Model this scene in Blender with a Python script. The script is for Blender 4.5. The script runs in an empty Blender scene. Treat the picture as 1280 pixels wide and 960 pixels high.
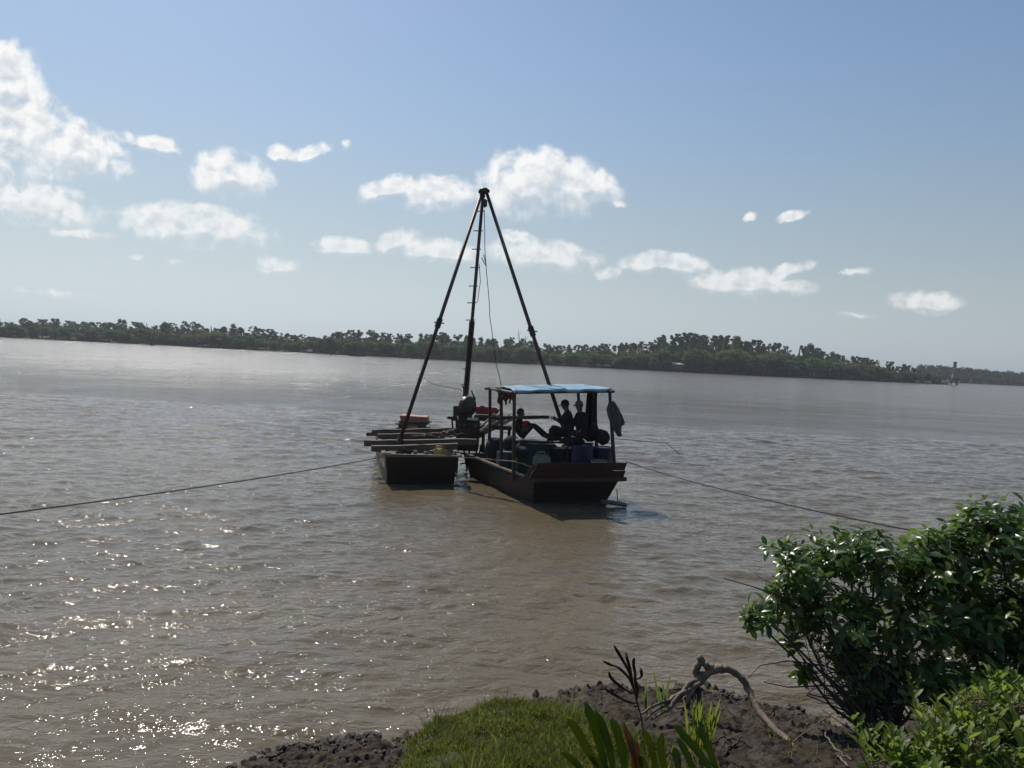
import bpy, bmesh, math, random
import numpy as np
from mathutils import Vector, Matrix
R = math.radians
SC = bpy.context.scene
COL = SC.collection
random.seed(7)
rng = np.random.default_rng(11)

# ------------------------------------------------------------------ camera
CAM = Vector((0, 0, 3.6))
ROLL = R(2.908)
PITCH = -math.atan(35.45 / 1000)
F_ = Vector((0, math.cos(PITCH), math.sin(PITCH)))
R0 = Vector((1, 0, 0)); U0 = R0.cross(F_)
RC = R0 * math.cos(ROLL) + U0 * math.sin(ROLL)
UC = U0 * math.cos(ROLL) - R0 * math.sin(ROLL)
cd = bpy.data.cameras.new('camera'); cam = bpy.data.objects.new('camera', cd); COL.objects.link(cam)
cd.sensor_width = 36; cd.lens = 1000 / 1280 * 36; cd.clip_start = 0.05; cd.clip_end = 20000
M = Matrix((RC, UC, -F_)).transposed().to_4x4(); M.translation = CAM
cam.matrix_world = M
SC.camera = cam

# ------------------------------------------------------------------ light
SUN_AZ, SUN_EL = R(-30), R(49)          # azimuth left of the view direction (+Y)
SKY_STRENGTH = 0.09
SUN_STRENGTH = 4.0
SC.view_settings.view_transform = 'Standard'; SC.view_settings.look = 'None'
SC.view_settings.gamma = 1.0; SC.view_settings.use_curve_mapping = False
SC.view_settings.exposure = 0.06
sd = bpy.data.lights.new('sun', 'SUN'); sd.energy = SUN_STRENGTH; sd.angle = R(0.53); sd.color = (1, 0.95, 0.86)
sun = bpy.data.objects.new('sun', sd); COL.objects.link(sun)
SDIR = Vector((math.sin(SUN_AZ) * math.cos(SUN_EL), math.cos(SUN_AZ) * math.cos(SUN_EL), math.sin(SUN_EL)))
sun.rotation_euler = SDIR.to_track_quat('Z', 'Y').to_euler()

def ray(px, py):
    return F_ + RC * ((px - 640) / 1000) + UC * ((480 - py) / 1000)
def at(px, py, Y):                       # the point seen at a pixel, Y metres out
    d = ray(px, py); return CAM + d * (Y / d.y)
def on(px, py, z=0.0):                   # the point seen at a pixel, at height z
    d = ray(px, py); return CAM + d * ((z - CAM.z) / d.z)

# ------------------------------------------------------------------ node helpers
class NT:
    def __init__(s, tree): s.t = tree; s.n = tree.nodes; s.l = tree.links
    def new(s, typ, **kw):
        n = s.n.new(typ)
        for k, v in kw.items(): setattr(n, k, v)
        return n
    def set(s, sock, v):
        if isinstance(v, bpy.types.NodeSocket): s.l.new(v, sock)
        elif v is not None: sock.default_value = v
    def math(s, op, a, b=None, c=None, clamp=False):
        n = s.new('ShaderNodeMath', operation=op, use_clamp=clamp)
        s.set(n.inputs[0], a); s.set(n.inputs[1], b); s.set(n.inputs[2], c)
        return n.outputs[0]
    def noise(s, vec, scale, detail=4, rough=.55, dist=0, out=0):
        n = s.new('ShaderNodeTexNoise'); s.set(n.inputs['Vector'], vec)
        n.inputs['Scale'].default_value = scale; n.inputs['Detail'].default_value = detail
        n.inputs['Roughness'].default_value = rough; n.inputs['Distortion'].default_value = dist
        return n.outputs[out]
    def ramp(s, fac, lo, hi, a=0.0, b=1.0, smooth=True):
        n = s.new('ShaderNodeMapRange', interpolation_type='SMOOTHSTEP' if smooth else 'LINEAR')
        s.set(n.inputs[0], fac); s.set(n.inputs[1], lo); s.set(n.inputs[2], hi); s.set(n.inputs[3], a); s.set(n.inputs[4], b)
        return n.outputs[0]
    def mix(s, fac, a, b):
        n = s.new('ShaderNodeMix', data_type='RGBA')
        s.set(n.inputs[0], fac)
        s.set(n.inputs[6], (*a, 1) if isinstance(a, tuple) and len(a) == 3 else a)
        s.set(n.inputs[7], (*b, 1) if isinstance(b, tuple) and len(b) == 3 else b)
        return n.outputs[2]
    def mapping(s, vec, scale=(1, 1, 1), rot=(0, 0, 0), loc=(0, 0, 0), typ='POINT'):
        n = s.new('ShaderNodeMapping', vector_type=typ); s.set(n.inputs[0], vec)
        n.inputs['Location'].default_value = loc; n.inputs['Rotation'].default_value = rot; n.inputs['Scale'].default_value = scale
        return n.outputs[0]

def new_mat(name):
    m = bpy.data.materials.new(name); m.use_nodes = True
    nt = NT(m.node_tree); b = nt.n['Principled BSDF']
    return m, nt, b
def pm(name, c1, c2=None, scale=6, rough=.7, bump=.0, bscale=None, stretch=(1, 1, 1), metal=0, spec=.5, detail=5, dirt=None, seam=0):
    m, nt, b = new_mat(name)
    if c2 is None: c2 = tuple(x * .6 for x in c1)
    co = nt.new('ShaderNodeTexCoord').outputs['Object']
    v = nt.mapping(co, stretch)
    f = nt.ramp(nt.noise(v, scale, detail, .6), .3, .7)
    c = nt.mix(f, c1, c2)
    if dirt:
        f2 = nt.ramp(nt.noise(co, scale * .35, 5, .65), .5, .62)
        c = nt.mix(f2, c, dirt)
    nt.set(b.inputs['Base Color'], c)
    b.inputs['Roughness'].default_value = rough; b.inputs['Metallic'].default_value = metal
    b.inputs['Specular IOR Level'].default_value = spec
    if seam:
        sp = nt.new('ShaderNodeSeparateXYZ'); nt.set(sp.inputs[0], co)
        fr = nt.math('FRACT', nt.math('MULTIPLY', sp.outputs[2], 1 / seam)); e = nt.math('LESS_THAN', fr, .09)
        st = nt.ramp(nt.math('ADD', sp.outputs[2], nt.math('MULTIPLY', nt.noise(co, 2.5, 4), .25)), .12, .38, .75, 0)
        c = nt.mix(st, nt.mix(e, c, (.008, .007, .006)), (.028, .024, .018)); nt.set(b.inputs['Base Color'], c)
    if bump:
        bn = nt.new('ShaderNodeBump'); bn.inputs['Strength'].default_value = bump; bn.inputs['Distance'].default_value = .02
        nt.set(bn.inputs['Height'], nt.noise(v, bscale or scale * 3, 5, .6)); nt.set(b.inputs['Normal'], bn.outputs[0])
    return m
def leaf_mat(name, cols, rough=.4, trans=.35, spec=.5, dry=None):
    m, nt, b = new_mat(name)
    g = nt.new('ShaderNodeNewGeometry').outputs['Random Per Island']
    r = nt.new('ShaderNodeValToRGB'); nt.set(r.inputs[0], g)
    el = r.color_ramp.elements
    for i, c in enumerate(cols):
        p = i / max(1, len(cols) - 1)
        e = el[i] if i < 2 else el.new(p)
        e.position = p; e.color = (*c, 1)
    co = nt.new('ShaderNodeTexCoord').outputs['Object']
    c = nt.mix(nt.ramp(nt.noise(co, 2.2, 4), .35, .65, 0, .55), r.outputs[0], cols[0])
    if dry: c = nt.mix(nt.ramp(nt.noise(co, 3.1, 5, .65), .52, .68, 0, .7), c, dry)
    nt.set(b.inputs['Base Color'], c); b.inputs['Roughness'].default_value = rough
    b.inputs['Specular IOR Level'].default_value = spec
    t = nt.new('ShaderNodeBsdfTranslucent')
    hs = nt.new('ShaderNodeHueSaturation'); hs.inputs['Value'].default_value = 1.7; hs.inputs['Hue'].default_value = .485
    nt.set(hs.inputs['Color'], c); nt.set(t.inputs['Color'], hs.outputs[0])
    mx = nt.new('ShaderNodeMixShader'); mx.inputs[0].default_value = trans
    nt.l.new(b.outputs[0], mx.inputs[1]); nt.l.new(t.outputs[0], mx.inputs[2])
    nt.l.new(mx.outputs[0], nt.n['Material Output'].inputs['Surface'])
    return m

# ------------------------------------------------------------------ sky with its clouds
W = bpy.data.worlds.new('World'); SC.world = W; W.use_nodes = True
nt = NT(W.node_tree); bg = nt.n['Background']
sky = nt.new('ShaderNodeTexSky', sky_type='NISHITA', sun_disc=False)
sky.sun_elevation = SUN_EL; sky.sun_rotation = SUN_AZ; sky.altitude = 0
sky.air_density = 1.15; sky.dust_density = .55; sky.ozone_density = 2.2
tc = nt.new('ShaderNodeTexCoord').outputs['Generated']
sep = nt.new('ShaderNodeSeparateXYZ'); nt.set(sep.inputs[0], tc)
yy = nt.math('MAXIMUM', sep.outputs[1], .02)
u = nt.math('DIVIDE', sep.outputs[0], yy); v = nt.math('DIVIDE', sep.outputs[2], yy)
cmb = nt.new('ShaderNodeCombineXYZ'); nt.set(cmb.inputs[0], u); nt.set(cmb.inputs[1], v)
uv = cmb.outputs[0]
warp = nt.noise(uv, 17, 5, .6, 0, 1)
wv = nt.new('ShaderNodeVectorMath', operation='MULTIPLY_ADD')
nt.set(wv.inputs[0], warp); wv.inputs[1].default_value = (.030, .022, 0); nt.set(wv.inputs[2], uv)
wv2 = nt.new('ShaderNodeVectorMath', operation='SUBTRACT'); nt.set(wv2.inputs[0], wv.outputs[0]); wv2.inputs[1].default_value = (.015, .011, 0)
wuv = wv2.outputs[0]
CLOUDS = [  # pixel centre, radii, tilt, density
 (12,160,92,66,25,1.15),(95,188,80,38,12,1.05),(5,105,50,55,0,1.1),(-30,200,80,40,0,1.05),
 (40,255,105,34,5,.85),(95,292,80,11,0,.5),(188,178,52,13,8,.75),
 (288,218,58,34,0,.95),(245,284,105,33,0,.95),(350,190,20,12,0,.8),(385,190,34,12,-22,.85),(430,180,9,10,0,.62),
 (347,331,30,14,0,.78),(428,308,42,15,-5,.9),(482,237,46,17,-22,.95),(548,241,58,26,-8,1),
 (690,226,85,42,8,1.15),(655,238,70,38,0,1.05),(735,230,42,28,15,1),
 (495,300,36,17,-25,.75),(545,313,66,19,0,.9),(680,320,85,24,0,.85),(645,298,32,13,0,.7),
 (832,331,66,16,-3,.9),(760,340,22,10,-10,.75),(935,353,92,22,-3,.95),(985,336,42,10,-20,.75),
 (938,272,11,8,-20,.72),(988,271,28,9,-20,.85),(1073,340,28,7,-5,.65),(1160,377,52,18,-3,.95),
 (218,328,16,7,0,.5),(172,322,14,6,0,.48),(60,366,120,8,0,.36),(1070,392,50,6,0,.3),(770,255,14,8,0,.5)]
def cloud_mask(vec):
    m = None
    for cx, cy, rx, ry, rot, st in CLOUDS:
        d = ray(cx, cy)
        mp = nt.mapping(vec, (rx / 1000 * 1.22, ry / 1000 * 1.25, 1), (0, 0, -R(rot) - ROLL), (d.x / d.y, d.z / d.y, 0), 'TEXTURE')
        g = nt.new('ShaderNodeTexGradient', gradient_type='SPHERICAL'); nt.set(g.inputs[0], mp)
        e = nt.math('MULTIPLY', g.outputs['Fac'], st)
        m = e if m is None else nt.math('SMOOTH_MAX', m, e, .12)
    return m
m = cloud_mask(wuv)
upv = nt.new('ShaderNodeVectorMath', operation='ADD'); nt.set(upv.inputs[0], wuv); upv.inputs[1].default_value = (-.003, .011, 0)
m_up = cloud_mask(upv.outputs[0])
under = nt.ramp(nt.math('SUBTRACT', m_up, m), -.02, .30)
def puff(vec):
    a_ = nt.math('ABSOLUTE', nt.math('SUBTRACT', nt.noise(vec, 30, 2, .5), .5))
    return nt.math('SUBTRACT', nt.math('MULTIPLY_ADD', nt.noise(vec, 22, 9, .62, .15), 1.0, .09), a_)
n1 = puff(wuv)
off = nt.new('ShaderNodeVectorMath', operation='ADD'); nt.set(off.inputs[0], wuv); off.inputs[1].default_value = (-.006, .011, 0)
n2 = puff(off.outputs[0])
dens = nt.math('MULTIPLY_ADD', nt.math('SUBTRACT', n1, .5), 1.2, m)
alpha = nt.math('MULTIPLY', nt.ramp(dens, .09, nt.math('MULTIPLY_ADD', under, .35, .62)), nt.ramp(sep.outputs[1], .05, .2))
alpha = nt.math('MULTIPLY', alpha, nt.math('MULTIPLY_ADD', under, -.22, 1.0))
alpha = nt.math('MULTIPLY', alpha, nt.ramp(m, .12, .32))
core = nt.ramp(dens, .38, .95)
rel = nt.math('MULTIPLY', nt.math('SUBTRACT', n1, n2), 3.0)
shade = nt.math('ADD', nt.math('ADD', nt.math('MULTIPLY', core, .42), nt.math('MULTIPLY', under, .85)), nt.math('MULTIPLY', rel, -1.0), clamp=True)
CLOUD_K = 10.6
cc = nt.mix(shade, (.97 * CLOUD_K, .97 * CLOUD_K, .96 * CLOUD_K), (.60 * CLOUD_K, .665 * CLOUD_K, .725 * CLOUD_K))
# distant clouds sink into the pale band over the horizon
low = nt.ramp(v, .05, .26, .62, .97)
bw = nt.new('ShaderNodeRGBToBW'); nt.set(bw.inputs[0], sky.outputs[0])
hz_ = nt.new('ShaderNodeVectorMath', operation='SCALE'); hz_.inputs[0].default_value = (1.02, 1.175, 1.29); nt.set(hz_.inputs['Scale'], nt.math('POWER', bw.outputs[0], .8))
skc = nt.mix(nt.ramp(sep.outputs[2], -.02, .38, .96, 0), sky.outputs[0], hz_.outputs[0])
nt.set(bg.inputs['Color'], nt.mix(nt.math('MULTIPLY', alpha, low), skc, cc)); bg.inputs['Strength'].default_value = SKY_STRENGTH

SC.cycles.use_denoising = True
SC.cycles.max_bounces = 8; SC.cycles.transparent_max_bounces = 12
SC.cycles.volume_bounces = 0; SC.cycles.sample_clamp_indirect = 6; SC.cycles.sample_clamp_direct = 220

# ------------------------------------------------------------------ mesh helpers
ROOT_M = {}
def tag(o, label=None, cat=None, group=None, kind=None):
    if label: o['label'] = label
    if cat: o['category'] = cat
    if group: o['group'] = group
    if kind: o['kind'] = kind
    return o
def thing(name, loc, label, cat, group=None, rz=0):
    o = bpy.data.objects.new(name, None); COL.objects.link(o); o.empty_display_size = .2
    o.location = loc; o.rotation_euler = (0, 0, rz)
    ROOT_M[o.name] = Matrix.Translation(loc) @ Matrix.Rotation(rz, 4, 'Z')
    return tag(o, label, cat, group)
def copy_tree(o, parent=None):
    c = o.copy(); COL.objects.link(c)
    if parent: c.parent = parent
    for ch in o.children: copy_tree(ch, c)
    return c

class MB:                                # collects shapes in world metres, links them as one mesh
    def __init__(s): s.v = []; s.f = []; s.m = []
    def add(s, vs, fs, mi=0):
        b = len(s.v); s.v += [tuple(p) for p in vs]
        for f in fs: s.f.append(tuple(i + b for i in f)); s.m.append(mi)
    def box(s, c, size, rot=None, mi=0, bev=0.0, taper=1.0):
        hx, hy, hz = (x / 2 for x in size); b = min(bev, hx * .9, hy * .9, hz * .9)
        bm = bmesh.new(); bmesh.ops.create_cube(bm, size=2)
        for q in bm.verts:
            t = taper if q.co.z > 0 else 1
            q.co = Vector((q.co.x * hx * t, q.co.y * hy * t, q.co.z * hz))
        if b > 0: bmesh.ops.bevel(bm, geom=bm.edges[:], offset=b, segments=2, affect='EDGES')
        s.bm(bm, c, rot, mi)
    def bm(s, bm, c=(0, 0, 0), rot=None, mi=0):
        T = Matrix.Translation(c)
        if rot is not None: T = T @ (rot.to_4x4() if not isinstance(rot, tuple) else Matrix.Rotation(rot[2], 4, 'Z') @ Matrix.Rotation(rot[1], 4, 'Y') @ Matrix.Rotation(rot[0], 4, 'X'))
        bm.verts.index_update()
        s.add([T @ q.co for q in bm.verts], [[q.index for q in f.verts] for f in bm.faces], mi); bm.free()
    def tube(s, pts, rad, n=8, mi=0, caps=True):
        pts = [Vector(p) for p in pts]
        if not isinstance(rad, (list, tuple)): rad = [rad] * len(pts)
        vs = []; fs = []; prev = None
        for i, p in enumerate(pts):
            d = (pts[min(i + 1, len(pts) - 1)] - pts[max(i - 1, 0)]).normalized()
            if prev is None: a = d.orthogonal().normalized()
            else: a = (prev - d * prev.dot(d)).normalized()
            prev = a; b = d.cross(a)
            for k in range(n):
                t = 2 * math.pi * k / n; vs.append(p + (a * math.cos(t) + b * math.sin(t)) * rad[i])
        for i in range(len(pts) - 1):
            for k in range(n):
                k2 = (k + 1) % n; fs.append((i * n + k, i * n + k2, (i + 1) * n + k2, (i + 1) * n + k))
        if caps:
            fs.append(tuple(range(n - 1, -1, -1))); fs.append(tuple((len(pts) - 1) * n + k for k in range(n)))
        s.add(vs, fs, mi)
    def bar(s, a, b, w, h, mi=0, jag=0):
        a = Vector(a); b = Vector(b); d = (b - a).normalized()
        side = d.cross(Vector((0, 0, 1)))
        side = side.normalized() if side.length > 1e-3 else Vector((1, 0, 0))
        up = side.cross(d); nseg = 9 if jag else 1
        vs = []; fs = []
        for i in range(nseg + 1):
            p = a.lerp(b, i / nseg)
            j = Vector((0, 0, random.uniform(-jag, jag))) if jag else Vector()
            sc = 1 + (random.uniform(-.12, .12) if jag else 0)
            for sx, sz in ((-1, -1), (1, -1), (1, 1), (-1, 1)): vs.append(p + j + side * (sx * w / 2 * sc) + up * (sz * h / 2 * sc))
        for i in range(nseg):
            for k in range(4): fs.append((i * 4 + k, i * 4 + (k + 1) % 4, i * 4 + 4 + (k + 1) % 4, i * 4 + 4 + k))
        fs += [(3, 2, 1, 0), tuple(nseg * 4 + k for k in range(4))]
        s.add(vs, fs, mi)
    def lathe(s, c, prof, n=20, rot=None, mi=0):
        vs = []; fs = []
        for r_, z in prof:
            for k in range(n):
                t = 2 * math.pi * k / n; vs.append(Vector((r_ * math.cos(t), r_ * math.sin(t), z)))
        for i in range(len(prof) - 1):
            for k in range(n): fs.append((i * n + k, i * n + (k + 1) % n, (i + 1) * n + (k + 1) % n, (i + 1) * n + k))
        fs += [tuple(range(n - 1, -1, -1)), tuple((len(prof) - 1) * n + k for k in range(n))]
        T = Matrix.Translation(c)
        if rot is not None: T = T @ rot.to_4x4()
        s.add([T @ q for q in vs], fs, mi)
    def ball(s, c, r_, scale=(1, 1, 1), rot=None, mi=0, sub=2, bumpy=0):
        bm = bmesh.new(); bmesh.ops.create_icosphere(bm, subdivisions=sub, radius=r_)
        for q in bm.verts:
            k = 1 + random.uniform(-bumpy, bumpy)
            q.co = Vector((q.co.x * scale[0] * k, q.co.y * scale[1] * k, q.co.z * scale[2] * k))
        s.bm(bm, c, rot, mi)
    def build(s, name, mats, parent=None, smooth=False, solid=0):
        if not isinstance(mats, (list, tuple)): mats = [mats]
        V = np.array(s.v, float)
        me = bpy.data.meshes.new(name); o = bpy.data.objects.new(name, me)
        if parent is not None:
            r_ = parent
            while r_.parent: r_ = r_.parent
            iv = np.array(ROOT_M[r_.name].inverted()); V = V @ iv[:3, :3].T + iv[:3, 3]
            o.parent = parent
        else:
            org = np.array([(V[:, 0].min() + V[:, 0].max()) / 2, (V[:, 1].min() + V[:, 1].max()) / 2, V[:, 2].min()])
            V = V - org; o.location = org
            ROOT_M[name] = Matrix.Translation(org)
        me.from_pydata(V.tolist(), [], s.f)
        for q in mats: me.materials.append(q)
        me.polygons.foreach_set('material_index', s.m)
        if smooth: me.polygons.foreach_set('use_smooth', [True] * len(me.polygons))
        me.update(); COL.objects.link(o); ROOT_M[o.name] = ROOT_M.get(name, Matrix())
        if parent is None: ROOT_M[o.name] = Matrix.Translation(o.location)
        if solid:
            md = o.modifiers.new('thickness', 'SOLIDIFY'); md.thickness = solid; md.offset = 0
        return o

def np_mesh(name, V, F, mat, parent=None, smooth=False, keep=False):
    """big numpy mesh; F an (n,4) or (n,3) int array or list of such arrays"""
    if not isinstance(F, list): F = [F]
    me = bpy.data.meshes.new(name); o = bpy.data.objects.new(name, me)
    if parent is not None:
        r_ = parent
        while r_.parent: r_ = r_.parent
        iv = np.array(ROOT_M[r_.name].inverted()); V = V @ iv[:3, :3].T + iv[:3, 3]; o.parent = parent
    elif not keep:
        org = np.array([V[:, 0].mean(), V[:, 1].mean(), V[:, 2].min()]); V = V - org; o.location = org
    me.vertices.add(len(V)); me.vertices.foreach_set('co', V.astype(np.float32).ravel())
    li = np.concatenate([f.ravel() for f in F]); cnt = np.concatenate([np.full(len(f), f.shape[1]) for f in F])
    st = np.concatenate([[0], np.cumsum(cnt)[:-1]])
    me.loops.add(len(li)); me.loops.foreach_set('vertex_index', li.astype(np.int32))
    me.polygons.add(len(cnt)); me.polygons.foreach_set('loop_start', st.astype(np.int32)); me.polygons.foreach_set('loop_total', cnt.astype(np.int32))
    if smooth: me.polygons.foreach_set('use_smooth', np.ones(len(cnt), bool))
    me.materials.append(mat); me.update(calc_edges=True); me.validate()
    COL.objects.link(o); return o

_perm = rng.random((256, 256))
def vnoise(x, y):
    xi = np.floor(x).astype(int); yi = np.floor(y).astype(int); fx = x - xi; fy = y - yi
    fx = fx * fx * (3 - 2 * fx); fy = fy * fy * (3 - 2 * fy)
    p = lambda a, b: _perm[a & 255, b & 255]
    return (p(xi, yi) * (1 - fx) + p(xi + 1, yi) * fx) * (1 - fy) + (p(xi, yi + 1) * (1 - fx) + p(xi + 1, yi + 1) * fx) * fy - .5
def fbm(x, y, o=4, g=.5):
    s = 0; a = 1
    for i in range(o): s = s + a * vnoise(x * 2 ** i + 17.3 * i, y * 2 ** i - 9.1 * i); a *= g
    return s

def leaves(P, D, N, L, Wd, droop=.15, fold=.25):
    """leaf-shaped meshes: base P, direction D, normal N, length L, width W (numpy arrays)"""
    D = D / np.linalg.norm(D, axis=1, keepdims=True)
    S = np.cross(D, N); S /= np.linalg.norm(S, axis=1, keepdims=True) + 1e-9
    N = np.cross(S, D); n = len(P); L = L[:, None]; Wd = Wd[:, None]
    c1 = P + D * L * .35 - N * L * .01; c2 = P + D * L * .72 - N * L * droop * .4; t = P + D * L - N * L * droop
    l1 = c1 + S * Wd * .46 + N * Wd * fold; r1 = c1 - S * Wd * .46 + N * Wd * fold
    l2 = c2 + S * Wd * .40 + N * Wd * fold * .8; r2 = c2 - S * Wd * .40 + N * Wd * fold * .8
    V = np.stack([P, l1, c1, r1, l2, c2, r2, t], 1).reshape(-1, 3)
    b = (np.arange(n) * 8)[:, None]
    T = np.concatenate([b + np.array([[0, 2, 1]]), b + np.array([[0, 3, 2]]), b + np.array([[4, 5, 7]]), b + np.array([[5, 6, 7]])])
    Q = np.concatenate([b + np.array([[1, 2, 5, 4]]), b + np.array([[2, 3, 6, 5]])])
    return V, [T, Q]

# ------------------------------------------------------------------ terrain and shore
SHX = np.array([-60, -14, -8, -4, -2.5, -1.8, -0.9, -.5, 0, 1.1, 2.2, 2.8, 3.5, 6, 12, 60])
SHY = np.array([-20, 2.3, 4.3, 5.3, 6.5, 7.05, 7.32, 7.75, 8.25, 8.62, 8.8, 8.55, 8.2, 8.6, 10, 14])
def shore(x): return np.interp(x, SHX, SHY) + .10 * fbm(x * 2.3, x * 0 + 3.3, 3)
def grassy(x, y):                       # 1 on the grass knoll
    cx = .25 + .1 * (y - 7)
    left = -0.74 + .22 * fbm(y * 2, x * 0 + 8, 3)
    right = 1.05 + .35 * fbm(y * 1.6, x * 0 + 4, 3) - .35 * (y - 7)
    g = np.clip((x - left) / .16, 0, 1) * np.clip((right - x) / .45, 0, 1)
    return g * np.clip((shore(x) - .08 - y) / .15, 0, 1)
def ground_z(x, y, detail=True):
    d = shore(x) - y
    z = np.where(d > 0, .235 * d, .35 * d)
    g = grassy(x, y)
    z = z + .045 * g * (1 + 1.8 * fbm(x * 2.2, y * 2.2, 3)) - .05 * g * np.clip((x - .1) / .6, 0, 1)
    if detail:
        near = np.clip(1 - (d - 3.5) / 2, 0, 1) * np.clip((d + .35) / .3, 0, 1)
        clod = np.abs(fbm(x * 7, y * 7, 4, .6)); clod2 = np.maximum(fbm(x * 15 + 5, y * 15, 3, .6), 0)
        rough = np.where(x < 0, 1.15, .70 + .5 * np.clip(1 - d / .5, 0, 1))
        z = z + near * (1 - g) * rough * (.085 * clod + (.05 + .03 * (x > 0)) * clod2 + .09 * fbm(x * 1.7, y * 1.7, 3) - .03)
    return z
def gz(x, y): return float(ground_z(np.array([x], float), np.array([y], float), False)[0])

def mud_material():
    m, nt, b = new_mat('wet_mud')
    co = nt.new('ShaderNodeTexCoord').outputs['Object']
    c = nt.mix(nt.ramp(nt.noise(co, 5, 6, .65), .35, .65), (.020, .015, .011), (.058, .042, .029))
    c = nt.mix(nt.ramp(nt.noise(co, 24, 4), .55, .7), c, (.065, .052, .040))
    nt.set(b.inputs['Base Color'], c)
    nt.set(b.inputs['Roughness'], nt.ramp(nt.noise(co, 3, 4), .4, .6, .6, .95)); b.inputs['Specular IOR Level'].default_value = .22
    bn = nt.new('ShaderNodeBump'); bn.inputs['Strength'].default_value = .8; bn.inputs['Distance'].default_value = .02
    nt.set(bn.inputs['Height'], nt.noise(co, 45, 6, .7)); nt.set(b.inputs['Normal'], bn.outputs[0])
    return m
MUD = mud_material()
def grid(name, xs, ys, zf, mat, smooth=True):
    X, Y = np.meshgrid(xs, ys); Z = zf(X, Y)
    V = np.stack([X, Y, Z], -1).reshape(-1, 3); nx, ny = len(xs), len(ys)
    i = (np.arange(ny - 1)[:, None] * nx + np.arange(nx - 1)[None]).ravel()
    return np_mesh(name, V, np.stack([i, i + 1, i + nx + 1, i + nx], 1), mat, smooth=smooth, keep=True)
xs = np.concatenate([np.linspace(-60, -4.6, 60, False), np.linspace(-4.6, 5.6, 680, False), np.linspace(5.6, 60, 60)])
ys = np.concatenate([np.linspace(-25, 3.6, 60, False), np.linspace(3.6, 9.6, 400, False), np.linspace(9.6, 22, 30)])
tag(grid('muddy_bank', xs, ys, ground_z, MUD), kind='structure')

# ------------------------------------------------------------------ river
def water_material():
    m, nt, b = new_mat('muddy_water')
    geo = nt.new('ShaderNodeNewGeometry').outputs['Position']
    c = nt.mix(nt.ramp(nt.noise(geo, .12, 5, .6), .35, .65), (.113, .089, .055), (.137, .109, .068))
    nt.set(b.inputs['Base Color'], c)
    b.inputs['Roughness'].default_value = .04; b.inputs['IOR'].default_value = 1.333
    v1 = nt.mapping(geo, (1.0, 1.7, 1), (0, 0, R(18)))
    n1 = nt.noise(v1, 3.3, 3, .6, .6); n2 = nt.noise(nt.mapping(geo, (1, 1.5, 1), (0, 0, R(-8))), 8.5, 3, .55, .4)
    h = nt.math('ADD', nt.math('MULTIPLY', n1, .050), nt.math('MULTIPLY', n2, .0150))
    sp = nt.new('ShaderNodeSeparateXYZ'); nt.set(sp.inputs[0], geo)
    nt.set(b.inputs['Roughness'], nt.ramp(sp.outputs[1], 25, 130, .04, .17))
    n3 = nt.noise(nt.mapping(geo, (.8, 1.25, 1), (0, 0, R(10))), 1.0, 4, .6, .5)
    h = nt.math('ADD', h, nt.math('MULTIPLY', n3, nt.ramp(sp.outputs[1], 25, 90, 0, .34)))
    n4 = nt.noise(nt.mapping(geo, (.35, 1.5, 1), (0, 0, R(4))), .16, 5, .7, .3)
    h = nt.math('ADD', h, nt.math('MULTIPLY', n4, nt.ramp(sp.outputs[1], 35, 110, 0, .75)))
    patch = nt.ramp(nt.noise(nt.mapping(geo, (.35, 1, 1)), .16, 4, .6), .3, .7, .55, 1.15)
    h = nt.math('MULTIPLY', h, patch)
    bn = nt.new('ShaderNodeBump'); bn.inputs['Strength'].default_value = 1; bn.inputs['Distance'].default_value = 1.0
    nt.set(bn.inputs['Height'], h)
    # far off only the wave faces turned to the bank are seen: lean the mean normal that way
    cb = nt.new('ShaderNodeCombineXYZ'); nt.set(cb.inputs[1], nt.ramp(sp.outputs[1], 7, 75, 0, -.058))
    va = nt.new('ShaderNodeVectorMath', operation='ADD'); nt.set(va.inputs[0], bn.outputs[0]); nt.set(va.inputs[1], cb.outputs[0])
    vn = nt.new('ShaderNodeVectorMath', operation='NORMALIZE'); nt.set(vn.inputs[0], va.outputs[0]); nt.set(b.inputs['Normal'], vn.outputs[0])
    return m
WATER = water_material()
ny, nx = 1560, 800
k = np.linspace(0, 1, ny)
yr = np.concatenate([3.2 * np.exp(np.linspace(0, 1, 1300, False) * math.log(45 / 3.2)), 45 * np.exp(np.linspace(0, 1, 260) * math.log(3200 / 45))])
tt = np.linspace(-1.05, 1.05, nx)
Y = np.repeat(yr[:, None], nx, 1); X = Y * tt[None] * np.clip(1 + 6 / Y, 1, 3)
Z = np.zeros_like(X)
dy = np.gradient(yr)[:, None]
amp_mod = 1 + .6 * fbm(X * .09, Y * .16, 3)
for i in range(110):
    lam = .20 * (2.0 / .20) ** rng.random()
    ang = R(90 + 16) + rng.normal(0, .55)             # crests lie nearly across the view
    kx, ky = math.cos(ang) * 2 * math.pi / lam, math.sin(ang) * 2 * math.pi / lam
    a = .0023 * lam ** .80 * (.5 + rng.random())
    att = np.clip(lam / (dy * 2.6) - .6, 0, 1)
    if att.max() <= 0: continue
    ph = kx * X + ky * Y + rng.random() * 6.28
    Z += a * att * (np.sin(ph) + .25 * np.sin(2 * ph + 1.2))
Z *= amp_mod * np.clip(Y / 9, .5, 1)
i = (np.arange(ny - 1)[:, None] * nx + np.arange(nx - 1)[None]).ravel()
wat = np_mesh('river_water', np.stack([X, Y, Z], -1).reshape(-1, 3), np.stack([i, i + 1, i + nx + 1, i + nx], 1), WATER, smooth=True, keep=True)
tag(wat, kind='structure')

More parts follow.
